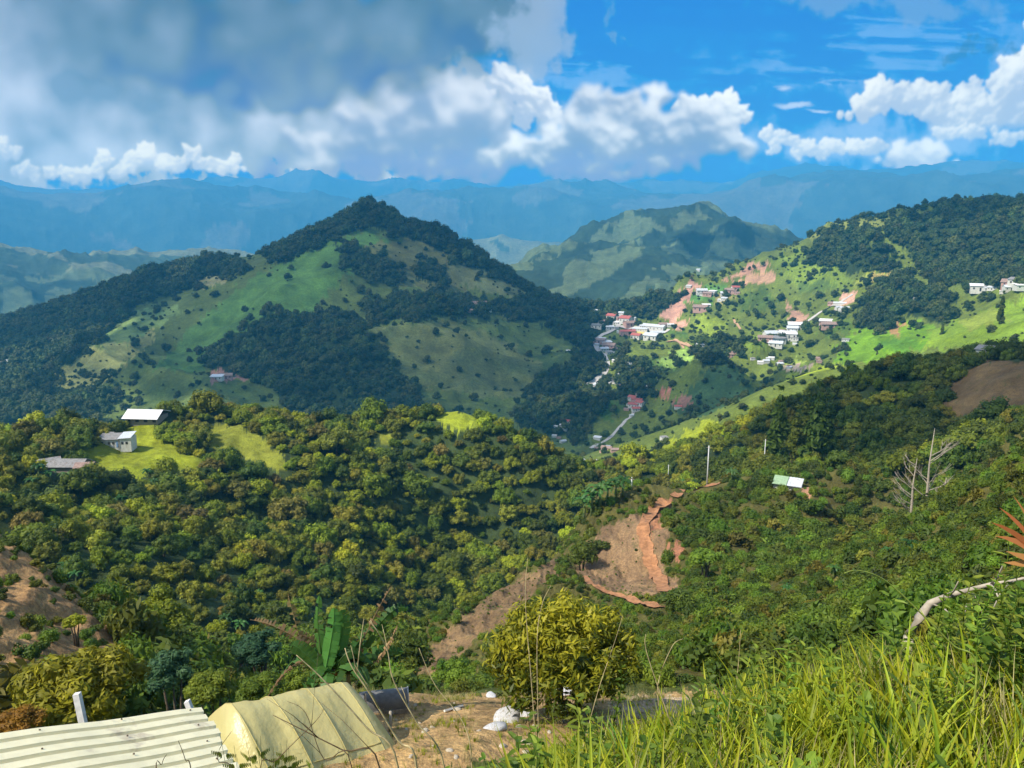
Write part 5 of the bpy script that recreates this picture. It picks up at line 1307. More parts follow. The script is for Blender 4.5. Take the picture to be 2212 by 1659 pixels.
for pl, grp, lst in (('on the wooded hill slope at left', 'bananas on the left slope', [(145, 1245, 3.2), (165, 1262, 2.8)]),
    ('in the clump at the head of the near spur', 'bananas at the head of the spur', [(1262, 1120, 5), (1278, 1112, 5.5), (1296, 1098, 5.5), (1312, 1090, 5), (1330, 1080, 5), (1345, 1072, 4.5), (1480, 1052, 4), (1500, 1052, 3.5), (1580, 1045, 4)]),
    ('below the grey barns', 'bananas below the grey barns', [(85, 1035, 5), (110, 1045, 4.5), (150, 1052, 5), (190, 1062, 4.5), (215, 1050, 5), (240, 1060, 4.5), (262, 1100, 4.5), (320, 1040, 4.5), (335, 1060, 4.5), (70, 1060, 4)]),
    ('among bushes low on the wooded hill', 'bananas low on the wooded hill', [(520, 1372, 3.2), (490, 1360, 3.2), (620, 1250, 3.2), (380, 1180, 3.5), (560, 1300, 3.0)]),
    ('on the shrubby slope at right', 'bananas on the right slope', [(1960, 1200, 2.0), (1920, 1218, 2.0), (1700, 1290, 1.6), (1800, 1250, 1.8)])):
    for i, (u, v, s) in enumerate(lst):
        p = hit(u, v, 40); t = thing('banana_plant', 'banana plant with broad arching leaves %s' % pl, 'banana plant', p, hrg.uniform(0, 6), grp, (s * .55, s * .55, s * .62))
        link('leaves', BAN[i % 2], t); link('stem', STEM, t)

# pines, the bleached tree
for (u, v, s, d) in ((1705, 1005, 7.6, 225), (1790, 1015, 8.8, 215), (1745, 1010, 6.2, 222), (1765, 1000, 7.0, 228), (1815, 1000, 6.8, 226)):
    az, _ = ray(u, 600); xx, yy_ = d * sin(az), d * cos(az); t = thing('pine_tree', 'dark pine in the group behind the near spur', 'tree', (xx, yy_, ground_z(xx, yy_)), hrg.uniform(0, 6), 'pines behind the near spur', (s * .95, s * .95, s))
    link('crown', CONE, t, (0, 0, 1.5)); link('trunk', TR[0], t)
def branching(b, p, d, L_, r, depth, rr):
    q = p + d * L_; m = p + d * L_ * .5 + np.array([rr.uniform(-1, 1), rr.uniform(-1, 1), rr.uniform(-.5, .5)]) * L_ * .06
    b.tube([p, m, q], [r, r * .8, r * .6], 5)
    if depth == 0: return
    for k in range(3 if depth > 1 else 4):
        nd = d + np.array([rr.uniform(-1, 1), rr.uniform(-1, 1), rr.uniform(-.1, .9)]) * .62; nd /= np.linalg.norm(nd)
        branching(b, p + (q - p) * rr.uniform(.45, 1), nd, L_ * rr.uniform(.5, .75), r * .5, depth - 1, rr)
for (u, v, h, lab, sd) in ((2008, 1110, 13, 'bleached bare tree with fanned branches, left of the taller one', 3), (2040, 1095, 17, 'tallest bleached bare tree on the dark slope', 8), (2078, 1085, 7, 'short bleached snag right of the two bare trees', 5)):
    d = 152; az, _ = ray(u, 700); xx, yy_ = d * sin(az), d * cos(az); g = ground_z(xx, yy_); _, tt_ = ray(u, v); base = max(g, d * tt_ - 3)
    rr = random.Random(sd); b = MB(); t = thing('dead_tree', lab, 'tree', (xx, yy_, g)); hh = base - g
    b.tube([(0, 0, -.5), (.2, 0, hh + h * .3), (.1, .1, hh + h * .62), (.3, 0, hh + h)], [.30, .24, .15, .04], 7); link('trunk', b.build('trunk', PALEBARK, True), t)
    b = MB()
    for k in range(9):
        z0 = hh + h * rr.uniform(.15, .9); a = rr.uniform(0, 2 * pi) if sd != 3 else pi + rr.uniform(-.9, .9); dd = np.array([cos(a), sin(a) * .6, rr.uniform(.3, .9)]); dd /= np.linalg.norm(dd)
        branching(b, np.array([.15, 0, z0]), dd, h * rr.uniform(.12, .24), .09, 2, rr)
    link('branches', b.build('branches', PALEBARK), t)

# big trees and bushes just beyond the yard
T1 = crown_mesh('crown_layered', [LF['green']], 401, 1, .95, 44, 7000, .042, .21, 'dome', 1.1, .45)
bush_thing('broadleaf_tree', 'large mid green tree with layered crown at the foot of the wooded hill', 'tree', 335, 1345, 74, 88, T1, .9)
LF['gold'] = leafy('leaf_gold', (.16, .15, .012), (.50, .42, .02), .3, hue=.02)
T2 = crown_mesh('crown_gold', [LF['gold']], 402, 1, .62, 46, 9000, .040, .22, 'dome', 1.3, .5)
bush_thing('yellow_tree', 'broad golden green tree just behind the corrugated roof', 'tree', 175, 1500, 27, 150, T2, .95)
LF['orange'] = leafy('leaf_orange', (.20, .10, .012), (.42, .24, .02), .3, hue=.02)
bush_thing('bush', 'orange tinged bush at the bottom left corner', 'bush', 40, 1560, 25, 52, crown_mesh('crown_orange', [LF['orange']], 403, 1, .7, 22, 3000, .055, .28, 'dome', 1.2, .5), .7)
T3 = crown_mesh('crown_fresh', [LF['bushb']], 404, 1, .8, 26, 4500, .055, .26, 'dome', 1.3, .5)
T4 = crown_mesh('crown_blue', [leafy('leaf_bluegreen', (.030, .075, .030), (.08, .15, .06), .3)], 405, 1, .8, 26, 3500, .06, .27, 'dome', 1.2, .5)
for (u, v, d, w, m_, hr_, lab) in [(560, 1492, 30, 60, T3, .7, 'fresh green bush directly behind the yellow plastic tent'), (640, 1480, 33, 48, T3, .8, 'fresh green bush left of the banana plant behind the tent'), (455, 1490, 34, 62, T3, .8, 'green bush between the golden tree and the tent'),
      (370, 1450, 40, 60, T4, .9, 'bluish green bush below the large layered tree'), (560, 1400, 60, 60, T4, .7, 'dark bluish bush halfway down the gully'), (300, 1480, 45, 50, KINDS[0][1], .9, 'mid green bush right of the golden tree'),
      (905, 1500, 29, 70, KINDS[5][1], .6, 'dark bush right of the banana plant, behind the yard'), (985, 1462, 34, 56, T3, .7, 'bright green bush left of the big yellowish tree'), (820, 1480, 32, 60, KINDS[5][1], .7, 'dark bush behind the grey plastic tunnel'), (1040, 1490, 30, 60, KINDS[5][1], .6, 'dark bush at the back of the yard under the yellowish tree'),
      (1390, 1440, 36, 50, T3, .9, 'bright green bush right of the big yellowish tree'), (160, 1345, 50, 26, KINDS[2][1], .8, 'small lone tree on the bare brown slope at left'), (720, 1500, 31, 60, KINDS[0][1], .7, 'green bush between tent and banana plant'),
      (20, 1215, 66, 26, KINDS[5][1], .8, 'dark bush cut by the left edge on the brown slope'), (1600, 1400, 44, 40, KINDS[6][1], 1.1, 'dark tall bush at the foot of the shrubby slope'), (1500, 1430, 38, 44, KINDS[3][1], 1.1, 'brownish bush in the middle of the slope behind the yard')]:
    bush_thing('bush', lab, 'bush', u, v, d, w, m_, hr_)

# the yellowish tree in the yard
def yard_tree():
    d = 18.5; az, t = ray(1215, 1412); c = np.array([d * sin(az), d * cos(az), d * t]); g = ground_z(c[0], c[1]); H_t = c[2] - g; s = 172 * d / F
    root = thing('leafy_tree', 'bushy tree with yellowish leaves on two bare trunks in the yard', 'tree', (c[0], c[1], g))
    r2 = np.random.default_rng(88); V, Fq, Tn = [], [], []; off = 0
    for k in range(270):
        dd = r2.normal(size=3); dd /= np.linalg.norm(dd); dd[2] = dd[2] if dd[2] > -.55 else -dd[2] * .5
        q = r2.uniform(.55, 1.0); cc = dd * q * np.array([s, s, s * .70]); n = 60; rad = s * r2.uniform(.12, .2)
        D3 = r2.normal(size=(n, 3)); D3 /= np.linalg.norm(D3, axis=1, keepdims=True); pos = cc + D3 * rad * r2.uniform(.3, 1.0, (n, 1)); pos[:, 2] -= .0
        nr = D3 + r2.normal(size=(n, 3)) * .7; nr[:, 2] += .5; nr /= np.linalg.norm(nr, axis=1, keepdims=True)
        v, f = leaf_quads(r2, pos, nr, .060, 1.9, .3); V.append(v); Fq.append(f + off); off += len(v)
        Tn.append(np.repeat(np.clip(.35 + .75 * (cc[2] / s) + r2.normal(size=n) * .2, 0, 1), 4))  # light from above put into the leaf tone: bright top, dark underside
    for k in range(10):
        dd = r2.normal(size=3); dd /= np.linalg.norm(dd); v, f = ico_core(dd * s * .35 * np.array([1, 1, .6]), s * .30, .7); V.append(v); Fq.append(f + off); off += len(v); Tn.append(np.zeros(len(v)))  # cores at the darkest tone stand in for shade inside the crown
    LF['citrus'] = leafy('leaf_citrus', (.045, .07, .006), (.55, .53, .03), .35, .5, .02)
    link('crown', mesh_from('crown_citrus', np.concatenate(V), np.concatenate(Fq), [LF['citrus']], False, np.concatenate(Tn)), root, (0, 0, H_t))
    for tx, ty in ((-.35, 0), (.42, .15), (.0, .3)):
        b = MB(); b.tube([(tx, ty, -.1), (tx * 1.1, ty, H_t * .3), (tx * .8, ty, H_t * .6), (tx * .6, ty, H_t * 1.1)], [.075, .06, .055, .03], 8); rr = random.Random(tx)
        for k in range(5): branching(b, np.array([tx * .9, ty, H_t * rr.uniform(.35, .6)]), np.array([rr.uniform(-1, 1), rr.uniform(-1, 1), 1.0]) / 1.5, s * .4, .03, 1, rr)
        link('trunk', b.build('trunk', BARK, True), root)
yard_tree()

# ------------------------------------------------------------------ corrugated roof, plastic tent, yard things
def at(u, v, d):
    az, t = ray(u, v); return np.array([d * sin(az), d * cos(az), d * t])
CORR = simple('painted_sheet', (.88, .79, .52), .38, 3, .06, spec=.5, c2=(.62, .52, .36), sc2=1.6)
def shed():
    A_, B_, C_ = at(440, 1527, 13.0), at(518, 1659, 10.75), at(-260, 1618, 11.2)
    e1 = C_ - A_; e2 = B_ - A_; L1_ = np.linalg.norm(e1); L2_ = np.linalg.norm(e2); e1 /= L1_; e2 /= L2_; nn = np.cross(e1, e2); nn /= np.linalg.norm(nn); nn = nn if nn[2] > 0 else -nn
    L1_ *= 1.3; root = thing('shed', 'shed under a cream corrugated metal roof at the bottom left', 'shed', (A_[0], A_[1], ground_z(A_[0], A_[1]))); o0 = np.array(root.location)
    pitch = L2_ / 7.6; nr = 11; prof = []
    for k in range(nr):
        x0 = k * pitch
        prof += [(x0, .0), (x0 + pitch * .62, .0), (x0 + pitch * .70, -.045), (x0 + pitch * .90, -.045)]
    V = []; m = 14; jag = random.Random(2); js = [jag.uniform(-.03, .05) for _ in prof]
    for j, (s, h) in enumerate(prof):
        for i in range(m):
            x = L1_ * i / (m - 1) + (js[j // 4] if i == 0 else 0); V.append(A_ - o0 + e1 * x + e2 * s + nn * (h + .012 * sin(i * 1.3 + s)))
    Fq = [(j * m + i, j * m + i + 1, (j + 1) * m + i + 1, (j + 1) * m + i) for j in range(len(prof) - 1) for i in range(m - 1)]
    b = MB(); b.add(V, Fq); n = len(V)
    b2 = MB(); b2.add([np.array(p) - nn * .02 for p in V], [f[::-1] for f in Fq]); b.add(b2.v, b2.f)
    rf = link('roof', b.build('roof', CORR), root)
    b = MB()
    for (x, s) in [(.3 + k * 1.25, pitch * j + pitch * .3) for k in range(4) for j in range(0, nr, 2)]:
        p = A_ - o0 + e1 * x + e2 * s + nn * .008; b.tube([p, p + nn * .018], [.016, .010], 6)
    link('screws', b.build('screws', simple('rust_dots', (.10, .07, .05), .6)), rf)
    b = MB(); z0 = -o0[2] + 0
    for x in (.15, L1_ * .45, L1_ * .9):
        for s in (.15, L2_ * 1.35):
            p = A_ - o0 + e1 * x + e2 * s; g = ground_z(p[0] + o0[0], p[1] + o0[1]) - o0[2]
            pb = MB(); pb.tube([(p[0], p[1], g - .1), (p[0], p[1], p[2] - .08)], [.06, .05], 6); link('post', pb.build('post', WOODM), root)
    for (ua, va, ub, vb, w_) in ((166, 1498, 182, 1566, .10), (404, 1514, 416, 1536, .09)):
        p0 = at(ub, vb + 8, 12.75 if ub < 300 else 13.1) - o0; p1 = at(ua, va, 12.9 if ub < 300 else 13.2) - o0; d = p1 - p0
        pb = MB(); q = np.cross(d, (0, 1, 0)); q /= np.linalg.norm(q)
        vv = []
        for pp in (p0, p1):
            for sx, sy in ((-1, -1), (1, -1), (1, 1), (-1, 1)): vv.append(pp + q * sx * w_ / 2 + np.array([0, 1, 0]) * sy * .04)
        pb.add(vv, [(0, 1, 5, 4), (1, 2, 6, 5), (2, 3, 7, 6), (3, 0, 4, 7), (4, 5, 6, 7), (0, 3, 2, 1)]); pb_o = link('post', pb.build('post', simple('white_timber', (.62, .60, .60), .8, 10, .12)), root); pb_o['label'] = 'whitish timber post rising past the back edge'
shed()
def plastic():
    m, k = mat('yellow_plastic'); b = k.new('ShaderNodeBsdfPrincipled'); t = k.new('ShaderNodeBsdfTranslucent'); mx = k.new('ShaderNodeMixShader'); mx.inputs[0].default_value = .35
    tcn = k.new('ShaderNodeTexCoord'); n = k.noise(tcn.outputs['Object'], 1.2, 4, .5); c = k.mix(n, (.70, .60, .24, 1), (.82, .73, .36, 1))
    k.put(b.inputs['Base Color'], c); b.inputs['Roughness'].default_value = .28; b.inputs['Specular IOR Level'].default_value = .5; k.put(t.inputs[0], c)
    bp = k.new('ShaderNodeBump'); bp.inputs['Strength'].default_value = .6; bp.inputs['Distance'].default_value = .08; k.put(bp.inputs['Height'], k.noise(tcn.outputs['Object'], 2.2, 6, .6)); k.l.new(bp.outputs[0], b.inputs['Normal'])
    k.l.new(b.outputs[0], mx.inputs[1]); k.l.new(t.outputs[0], mx.inputs[2]); finish(k, mx.outputs[0]); return m
def tent():
    PL = plastic(); Lr, Rr = at(500, 1522, 14.3), at(737, 1474, 15.6); g = min(ground_z(Lr[0], Lr[1]), ground_z(Rr[0], Rr[1]))
    root = thing('plastic_tent', 'pale yellow plastic sheeting tent in the yard beside the cream roof', 'tent', (Lr[0], Lr[1], g)); o0 = np.array(root.location)
    ax_ = Rr - Lr; Ln = np.linalg.norm(ax_); ax_ /= Ln; side_ = np.array([ax_[1], -ax_[0], 0]); side_ /= np.linalg.norm(side_)   # towards the viewer
    if side_[1] > 0: side_ = -side_
    hgt = Lr[2] - g; ns, nc_ = 48, 26; V = []
    for i in range(ns + 1):
        f = i / ns; base = Lr + ax_ * Ln * f
        panel = abs(sin(f * pi * 3.0))
        for j in range(nc_ + 1):
            a = j / nc_; th = a * 2 - 1        # -1 back foot, 1 front foot
            prof_h = 1 - abs(th) ** 1.25; out = 2.5 * (abs(th) ** .86) * (1 if th > 0 else -.75)
            sag = -.07 * panel * sin(min(1, abs(th) * 1.4) * pi) + .03 * sin(9 * f + 7 * a) * abs(th) + .035 * float(fbm(np.array([f * 6.0 + 3]), np.array([a * 5.0]), 3, 9)[0])
            p = base + side_ * (out + (sag if th > 0 else -sag)) ; z = base[2] - hgt * (1 - prof_h) * 1.08 + sag * .6
            V.append((p[0] - o0[0], p[1] - o0[1], z - o0[2]))
    w = nc_ + 1; Fq = [(i * w + j, (i + 1) * w + j, (i + 1) * w + j + 1, i * w + j + 1) for i in range(ns) for j in range(nc_)]
    b = MB(); b.add(V, Fq); cv = link('cover', b.build('cover', PL, True), root)
    for i, f in enumerate((0, 1 / 3, 2 / 3, 1.0)):
        i0 = int(round(f * ns)); b = MB(); b.tube([np.array(V[i0 * w + j]) * 1.0 + np.array([0, 0, .01]) for j in range(w)], [.007] * w, 6); link('hoop', b.build('hoop', PL, True), root)
    for f in (0, 1):    # end sheets, pulled out a little at the foot
        i0 = f * ns; ring = [np.array(V[i0 * w + j]) for j in range(w)]; sgn = 1 if f else -1; b = MB(); vv = []
        for q in ring: vv += [q, q * 1.0 + ax_ * sgn * (.42 * (1 - (q[2]) / hgt)) + np.array([0, 0, -(.0)])]
        c = sum(ring) / len(ring); c = c + ax_ * sgn * .30; idx = len(vv); vv.append(c)
        ff = [(2 * j, 2 * j + 2, 2 * j + 3, 2 * j + 1) for j in range(w - 1)] + [(2 * j + 1, 2 * j + 3, idx, idx) for j in range(w - 1)]
        b.add(vv, ff); link('end_sheet', b.build('end_sheet', PL, True), root)
    b = MB(); z1 = o0
    b.tube([np.array(V[i * w + int(w * .73)]) + np.array([0, 0, .012]) for i in range(0, ns + 1, 3)], [.014] * 17, 5); link('seam', b.build('seam', PL, True), cv)
tent()
def tunnel():
    p = hit(828, 1530, 15); m = simple('grey_mesh', (.12, .12, .12), .5, 8, .2, spec=.5); t = thing('plastic_tunnel', 'low dark grey plastic tunnel at the back of the yard', 'tunnel', p, .18); b = MB(); n = 10; V = []
    for x in (-.65, -.2, .25, .7):
        for k in range(n + 1): a = pi * k / n; V.append((x, cos(a) * .34, sin(a) * .42 + .12))
    b.add(V, [(i * (n + 1) + k, i * (n + 1) + k + 1, (i + 1) * (n + 1) + k + 1, (i + 1) * (n + 1) + k) for i in range(3) for k in range(n)]); link('cover', b.build('cover', m, True), t)
    b = MB(); b.tube([(.7, cos(pi * k / n) * .34, sin(pi * k / n) * .42 + .12) for k in range(n + 1)], [.02] * (n + 1), 5); link('hoop', b.build('hoop', simple('grey_pipe', (.4, .4, .4), .4)), t)
    b = MB(); b.box((-.68, -.36, -.1), (.72, -.30, .14)); b.box((-.68, .30, -.1), (.72, .36, .14)); link('kerb_board', b.build('board', WOODM), t)
tunnel()
SACK = simple('white_sack', (.52, .51, .52), .7, 7, .2, bump=.6, c2=(.34, .28, .20), sc2=4); STONE = simple('stone', (.42, .36, .28), .9, 5, .3, bump=.5)
def lump(name, m, seed, flat=.45, rough_=.25):
    r2 = np.random.default_rng(seed); d = fib(160); h = 1 + rough_ * (np.abs(d @ r2.normal(size=3)) ** 1 - .5) + rough_ * .5 * np.sin(d @ r2.normal(size=3) * 4) * .6
    V = d * h[:, None] * np.array([1, .8, flat]); import bmesh
    bm = bmesh.new(); [bm.verts.new(v) for v in V]; bmesh.ops.convex_hull(bm, input=bm.verts); me = bpy.data.meshes.new(name); bm.to_mesh(me); bm.free(); me.materials.append(m)
    me.polygons.foreach_set('use_smooth', np.ones(len(me.polygons), bool)); return me
sk = [lump('sack', SACK, 5, .4), lump('sack', SACK, 6, .5, .5)]
for i, (u, v, s, lab) in enumerate([(800, 1535, .30, 'white sack in front of the grey tunnel'), (850, 1530, .20, 'small white sack at the end of the grey tunnel'), (775, 1540, .22, 'white sack nearest the yellow tent'), (1095, 1560, .34, 'crumpled white sack left of the tree trunks'), (1130, 1545, .30, 'white sack pushed up to the tree trunks'), (1070, 1575, .22, 'flat white sheet on the soil left of the trunks'), (1060, 1505, .26, 'white bag at the back edge of the yard'), (1210, 1500, .3, 'white bag behind the tree trunks')]):
    p = hit(u, v, 11); o = link('sack', sk[i % 2], None, p + np.array([0, 0, s * .2])); o.scale = (s * .8, s * .7, s * .45); o.rotation_euler = (0, 0, i * 1.3); tag(o, lab, 'sack')
stm = [lump('stone', STONE, 15, .6), lump('stone', STONE, 16, .5, .5)]
for i in range(46):
    u, v = hrg.uniform(820, 1560), hrg.uniform(1515, 1640); p = hit(u, v, 11); s = hrg.uniform(.03, .11)
    o = link('stone', stm[i % 2], None, p); o.scale = (s, s, s); o.rotation_euler = (hrg.uniform(-.4, .4), 0, hrg.uniform(0, 6)); tag(o, 'small stone lying on the ochre soil of the yard', 'stone', 'stones strewn over the yard')
def plank(u0, v0, u1, v1, lab, w_=.06, lift=.05, m=None):
    a = hit(u0, v0, 11) + np.array([0, 0, lift]); b_ = hit(u1, v1, 11) + np.array([0, 0, lift]); c = (a + b_) / 2; b = MB(); b.tube([a - c, b_ - c], [w_, w_ * .8], 4); tag(link('plank', b.build('plank', m or WOODM), None, c), lab, 'plank')
plank(810, 1560, 840, 1600, 'weathered plank leaning at the tent corner', .05, .12); plank(765, 1525, 800, 1545, 'short plank by the grey tunnel', .04)
plank(845, 1545, 870, 1528, 'board lying behind the tunnel end'); plank(960, 1540, 1000, 1528, 'pale board lying in the middle of the yard', .04, .06, WALLW)
def post(u, v, h, lab):
    p = hit(u, v, 11); b = MB(); b.tube([(0, 0, -.1), (.03, 0, h)], [.04, .035], 6); tag(link('post', b.build('post', PALEBARK, True), None, p), lab, 'post')
post(789, 1560, .85, 'bare wooden post standing by the tent'); post(842, 1580, .5, 'short stake in the yard soil')

# ------------------------------------------------------------------ the banana plant behind the tent
def hero_banana():
    d0 = 19.0; az, _ = ray(705, 1500); bx_, by_ = d0 * sin(az), d0 * cos(az); g = ground_z(bx_, by_); t = thing('banana_plant', 'tall banana plant with torn green and dry brown leaves behind the tent', 'banana plant', (bx_, by_, g)); o0 = np.array(t.location)
    Q = lambda u, v, dd=0.0: at(u, v, d0 + dd) - o0
    for i, (u, v, r_) in enumerate(((700, 1440, .10), (722, 1430, .09), (752, 1450, .08))):
        q = Q(u, v); b = MB(); b.tube([(q[0] * 1.0, .2 * i, -.2), (q[0], .1, q[2] * .5), q], [r_ * 1.2, r_, r_ * .6], 8); link('stem', b.build('stem', simple('banana_stem', (.22, .18, .07), .7, 6, .4), True), t)
    GL = [([(702, 1450), (712, 1400), (720, 1350), (722, 1312)], .16, .7, .1), ([(700, 1450), (690, 1390), (686, 1330), (690, 1286)], .11, .8, .2), ([(722, 1440), (738, 1380), (742, 1340), (736, 1318)], .17, .75, .05),
          ([(752, 1450), (790, 1390), (830, 1335), (862, 1312), (884, 1318)], .13, .55, .45), ([(750, 1450), (790, 1420), (835, 1408), (872, 1408)], .15, .7, .3), ([(702, 1450), (672, 1425), (645, 1400), (628, 1392)], .17, .6, .1),
          ([(710, 1450), (700, 1420), (672, 1412), (650, 1425)], .14, .45, .3), ([(752, 1455), (770, 1430), (800, 1450), (812, 1490)], .14, .35, .4), ([(745, 1450), (765, 1400), (790, 1370), (812, 1352)], .12, .6, .5), ([(700, 1455), (680, 1455), (662, 1475), (655, 1505)], .12, .4, .4), ([(730, 1455), (735, 1425), (760, 1408), (790, 1430)], .13, .5, .3)]
    for i, (pp, w_, tn, torn) in enumerate(GL):
        b = MB(); banana_leaf(b, [Q(u, v, (i % 5 - 2) * .22) for u, v in pp], w_ * 1.3, tn, torn, i + 50, n=18); link('leaf', b.build('leaf', LF['banana']), t)
    for (uu, vv, k_, sc_, rz_) in ((712, 1448, 0, 1.25, .3), (756, 1452, 1, 1.1, 1.9)):
        q = Q(uu, vv); lv = link('leaf_crown', BAN[k_], t, (q[0], q[1], q[2] - sc_ * .95)); lv.scale = (sc_, sc_, sc_); lv.rotation_euler = (0, 0, rz_)
    DL = [([(700, 1440), (650, 1385), (590, 1352), (540, 1338)], .10, .35, .8), ([(690, 1440), (650, 1380), (632, 1320), (622, 1282)], .08, .6, .7), ([(752, 1450), (790, 1370), (820, 1310), (846, 1266)], .10, .45, .9), ([(700, 1450), (650, 1430), (610, 1460), (575, 1510)], .04, .7, .5),
          ([(715, 1450), (690, 1400), (668, 1378), (640, 1370)], .12, .2, .6), ([(752, 1455), (800, 1440), (840, 1390), (858, 1350)], .05, .8, .5), ([(722, 1450), (712, 1470), (700, 1500), (695, 1530)], .12, .1, .4)]
    for i, (pp, w_, tn, torn) in enumerate(DL):
        b = MB(); banana_leaf(b, [Q(u, v, -.3 + (i % 3) * .2) for u, v in pp], w_ * 1.6, tn, torn, i + 80, n=26); link('leaf', b.build('leaf', LF['dry']), t)['label'] = 'dry brown torn leaf'
hero_banana()

# ------------------------------------------------------------------ grass, weeds and stalks of the near bank
def tuft_mesh(seed, n, hgt, wid, m, spread=.12, bend=.5):
    r2 = random.Random(seed); b = MB()
    for k in range(n):
        a = r2.uniform(0, 2 * pi); q = r2.uniform(0, spread); x0, y0 = cos(a) * q, sin(a) * q; h = hgt * r2.uniform(.5, 1.15); w_ = wid * r2.uniform(.6, 1.2); a2 = r2.uniform(0, 2 * pi); bd = bend * r2.uniform(.2, 1.2) * h
        tw = a2 + pi / 2 + r2.uniform(-.5, .5); sx, sy = cos(tw), sin(tw); tn = r2.uniform(.1, 1); V = []; T_ = []
        for j in range(6):
            f = j / 5; wj = w_ * (1 - f ** 1.8) * (.55 + .45 * min(1, f * 4)); cx_, cy_ = x0 + cos(a2) * bd * f * f, y0 + sin(a2) * bd * f * f; z_ = h * (f - .25 * bend * f * f * r2.uniform(.8, 1.1)) - .03
            V += [(cx_ - sx * wj / 2, cy_ - sy * wj / 2, z_), (cx_, cy_, z_ - wj * .18), (cx_ + sx * wj / 2, cy_ + sy * wj / 2, z_)]; T_ += [tn * (.6 + .4 * f)] * 3
        b.add(V, [(j * 3 + s, j * 3 + s + 1, j * 3 + s + 4, j * 3 + s + 3) for j in range(5) for s in (0, 1)], 0, T_)
    return b.build('blades', m)
GR = [tuft_mesh(1, 16, .38, .022, LF['grass']), tuft_mesh(2, 13, .48, .028, LF['grass'], .15, .7), tuft_mesh(3, 22, .26, .014, LF['grass'], .14, .4), tuft_mesh(4, 14, .55, .008, LF['straw'], .1, .5), tuft_mesh(5, 10, .34, .034, leafy('leaf_grass_deep', (.04, .10, .012), (.12, .22, .025), .35), .1, .8)]
gt = []
for i, (u, v, lab) in enumerate([(1560, 1640, 'tuft of bright yellow green grass at the bottom edge, right of centre'), (1750, 1620, 'tall broad bladed grass tuft at the bottom'), (1900, 1600, 'low fine grass tuft in the bottom right'), (1480, 1610, 'tuft of dry straw coloured stalks left of the bright grass'), (2100, 1560, 'deep green grass tuft in the bottom right corner')]):
    p = hit(u, v, 1); gt.append(tag(link('grass_tuft', GR[i], None, p), lab, 'grass'))
def weed_mesh(seed, hgt, nl, m, lw=.07, ll=.12):
    """upright leafy weed: stem with leaves in pairs"""
    r2 = random.Random(seed); b = MB(); p = [(0, 0, -.05)]; x_ = y_ = 0
    for k in range(1, 8): x_ += r2.uniform(-.02, .03); y_ += r2.uniform(-.02, .02); p.append((x_, y_, hgt * k / 7))
    b.tube(p, [.008 * (1.2 - k / 8) for k in range(8)], 5, 0, .2)
    for k in range(nl):
        f = .15 + .85 * k / nl; i = min(int(f * 7), 6); q = np.array(p[i]) * (1 - (f * 7 - i)) + np.array(p[i + 1]) * (f * 7 - i); a = k * 2.4; dr = np.array([cos(a), sin(a), r2.uniform(.1, .9)]); dr /= np.linalg.norm(dr); s = np.cross(dr, (0, 0, 1)); s /= np.linalg.norm(s)
        l_ = ll * r2.uniform(.7, 1.3); w_ = lw * r2.uniform(.7, 1.2); tip = q + dr * l_ + np.array([0, 0, -l_ * .25]); tn = r2.uniform(.2, 1)
        b.add([q, q + dr * l_ * .3 + s * w_ * .5, q + dr * l_ * .7 + s * w_ * .38 - (0, 0, l_ * .08), tip, q + dr * l_ * .7 - s * w_ * .38 - (0, 0, l_ * .08), q + dr * l_ * .3 - s * w_ * .5, q + dr * l_ * .5 - np.array([0, 0, .02])], [(0, 1, 6, 5), (1, 2, 6, 6), (2, 3, 6, 6), (3, 4, 6, 6), (4, 5, 6, 6)], 0, tn)
    return b.build('weed', m)
LF['weed'] = leafy('leaf_weed', (.07, .14, .015), (.24, .33, .04), .4, .5, .03)
WD = [weed_mesh(1, .8, 22, LF['weed']), weed_mesh(2, 1.1, 26, LF['weed'], .06, .15), weed_mesh(3, .55, 16, LF['weed'], .09, .12), weed_mesh(4, .9, 30, LF['bushb'], .03, .06)]
wt_ = []
for i, (u, v, d, lab) in enumerate([(1005, 1560, 4.6, 'leafy lime weed standing up left of the yellowish tree'), (930, 1600, 4.4, 'tall leafy weed at the bottom, right of the tent'), (1090, 1640, 4.6, 'low broad leaved weed at the bottom centre'), (1330, 1640, 5.5, 'fine leaved weed in front of the yard tree')]):
    az, t_ = ray(u, 1600); xx, yy_ = d * sin(az), d * cos(az); wt_.append(tag(link('weed', WD[i], None, (xx, yy_, ground_z(xx, yy_))), lab, 'plant'))
def near_pts(n, r0, r1, u0, u1, seed, fn=None):
    r2 = np.random.default_rng(seed); a0, a1 = ray(u0, 900)[0], ray(u1, 900)[0]; a = r2.uniform(a0, a1, n); r_ = np.sqrt(r2.uniform(r0 * r0, r1 * r1, n)); t_ = bilin(T, a, np.log(r_)); u_, v_ = unproj(a, t_)
    m = np.ones(n, bool) if fn is None else fn(u_, v_, r_); return r_[m] * np.sin(a[m]), r_[m] * np.cos(a[m]), r_[m] * t_[m], r_[m]
def spread(name, n, r0, r1, u0, u1, seed, src, s0, s1, lab, fn=None):
    x, y, z, r_ = near_pts(n, r0, r1, u0, u1, seed, fn); s = rg.uniform(s0, s1, len(x)); tl = rg.uniform(-.25, .25, (len(x), 2))
    scatter_gn(name, np.stack([x, y, z], -1), rg.uniform(0, 6.28, len(x)), np.stack([s, s, s], -1), src, lab, tilt=tl)
spread('grass', 2600, 1.6, 9.5, 1080, 2500, 61, gt[:3], .6, 1.1, 'thick bright grass of the near bank')
spread('grass', 260, 2.0, 9.5, 1150, 2500, 66, [gt[4]], .6, 1.1, 'broad bladed deep green grass in the near bank')
spread('grass', 420, 2.0, 10, 1000, 2500, 62, [gt[3]], .5, 1.0, 'dry straw among the near grass')
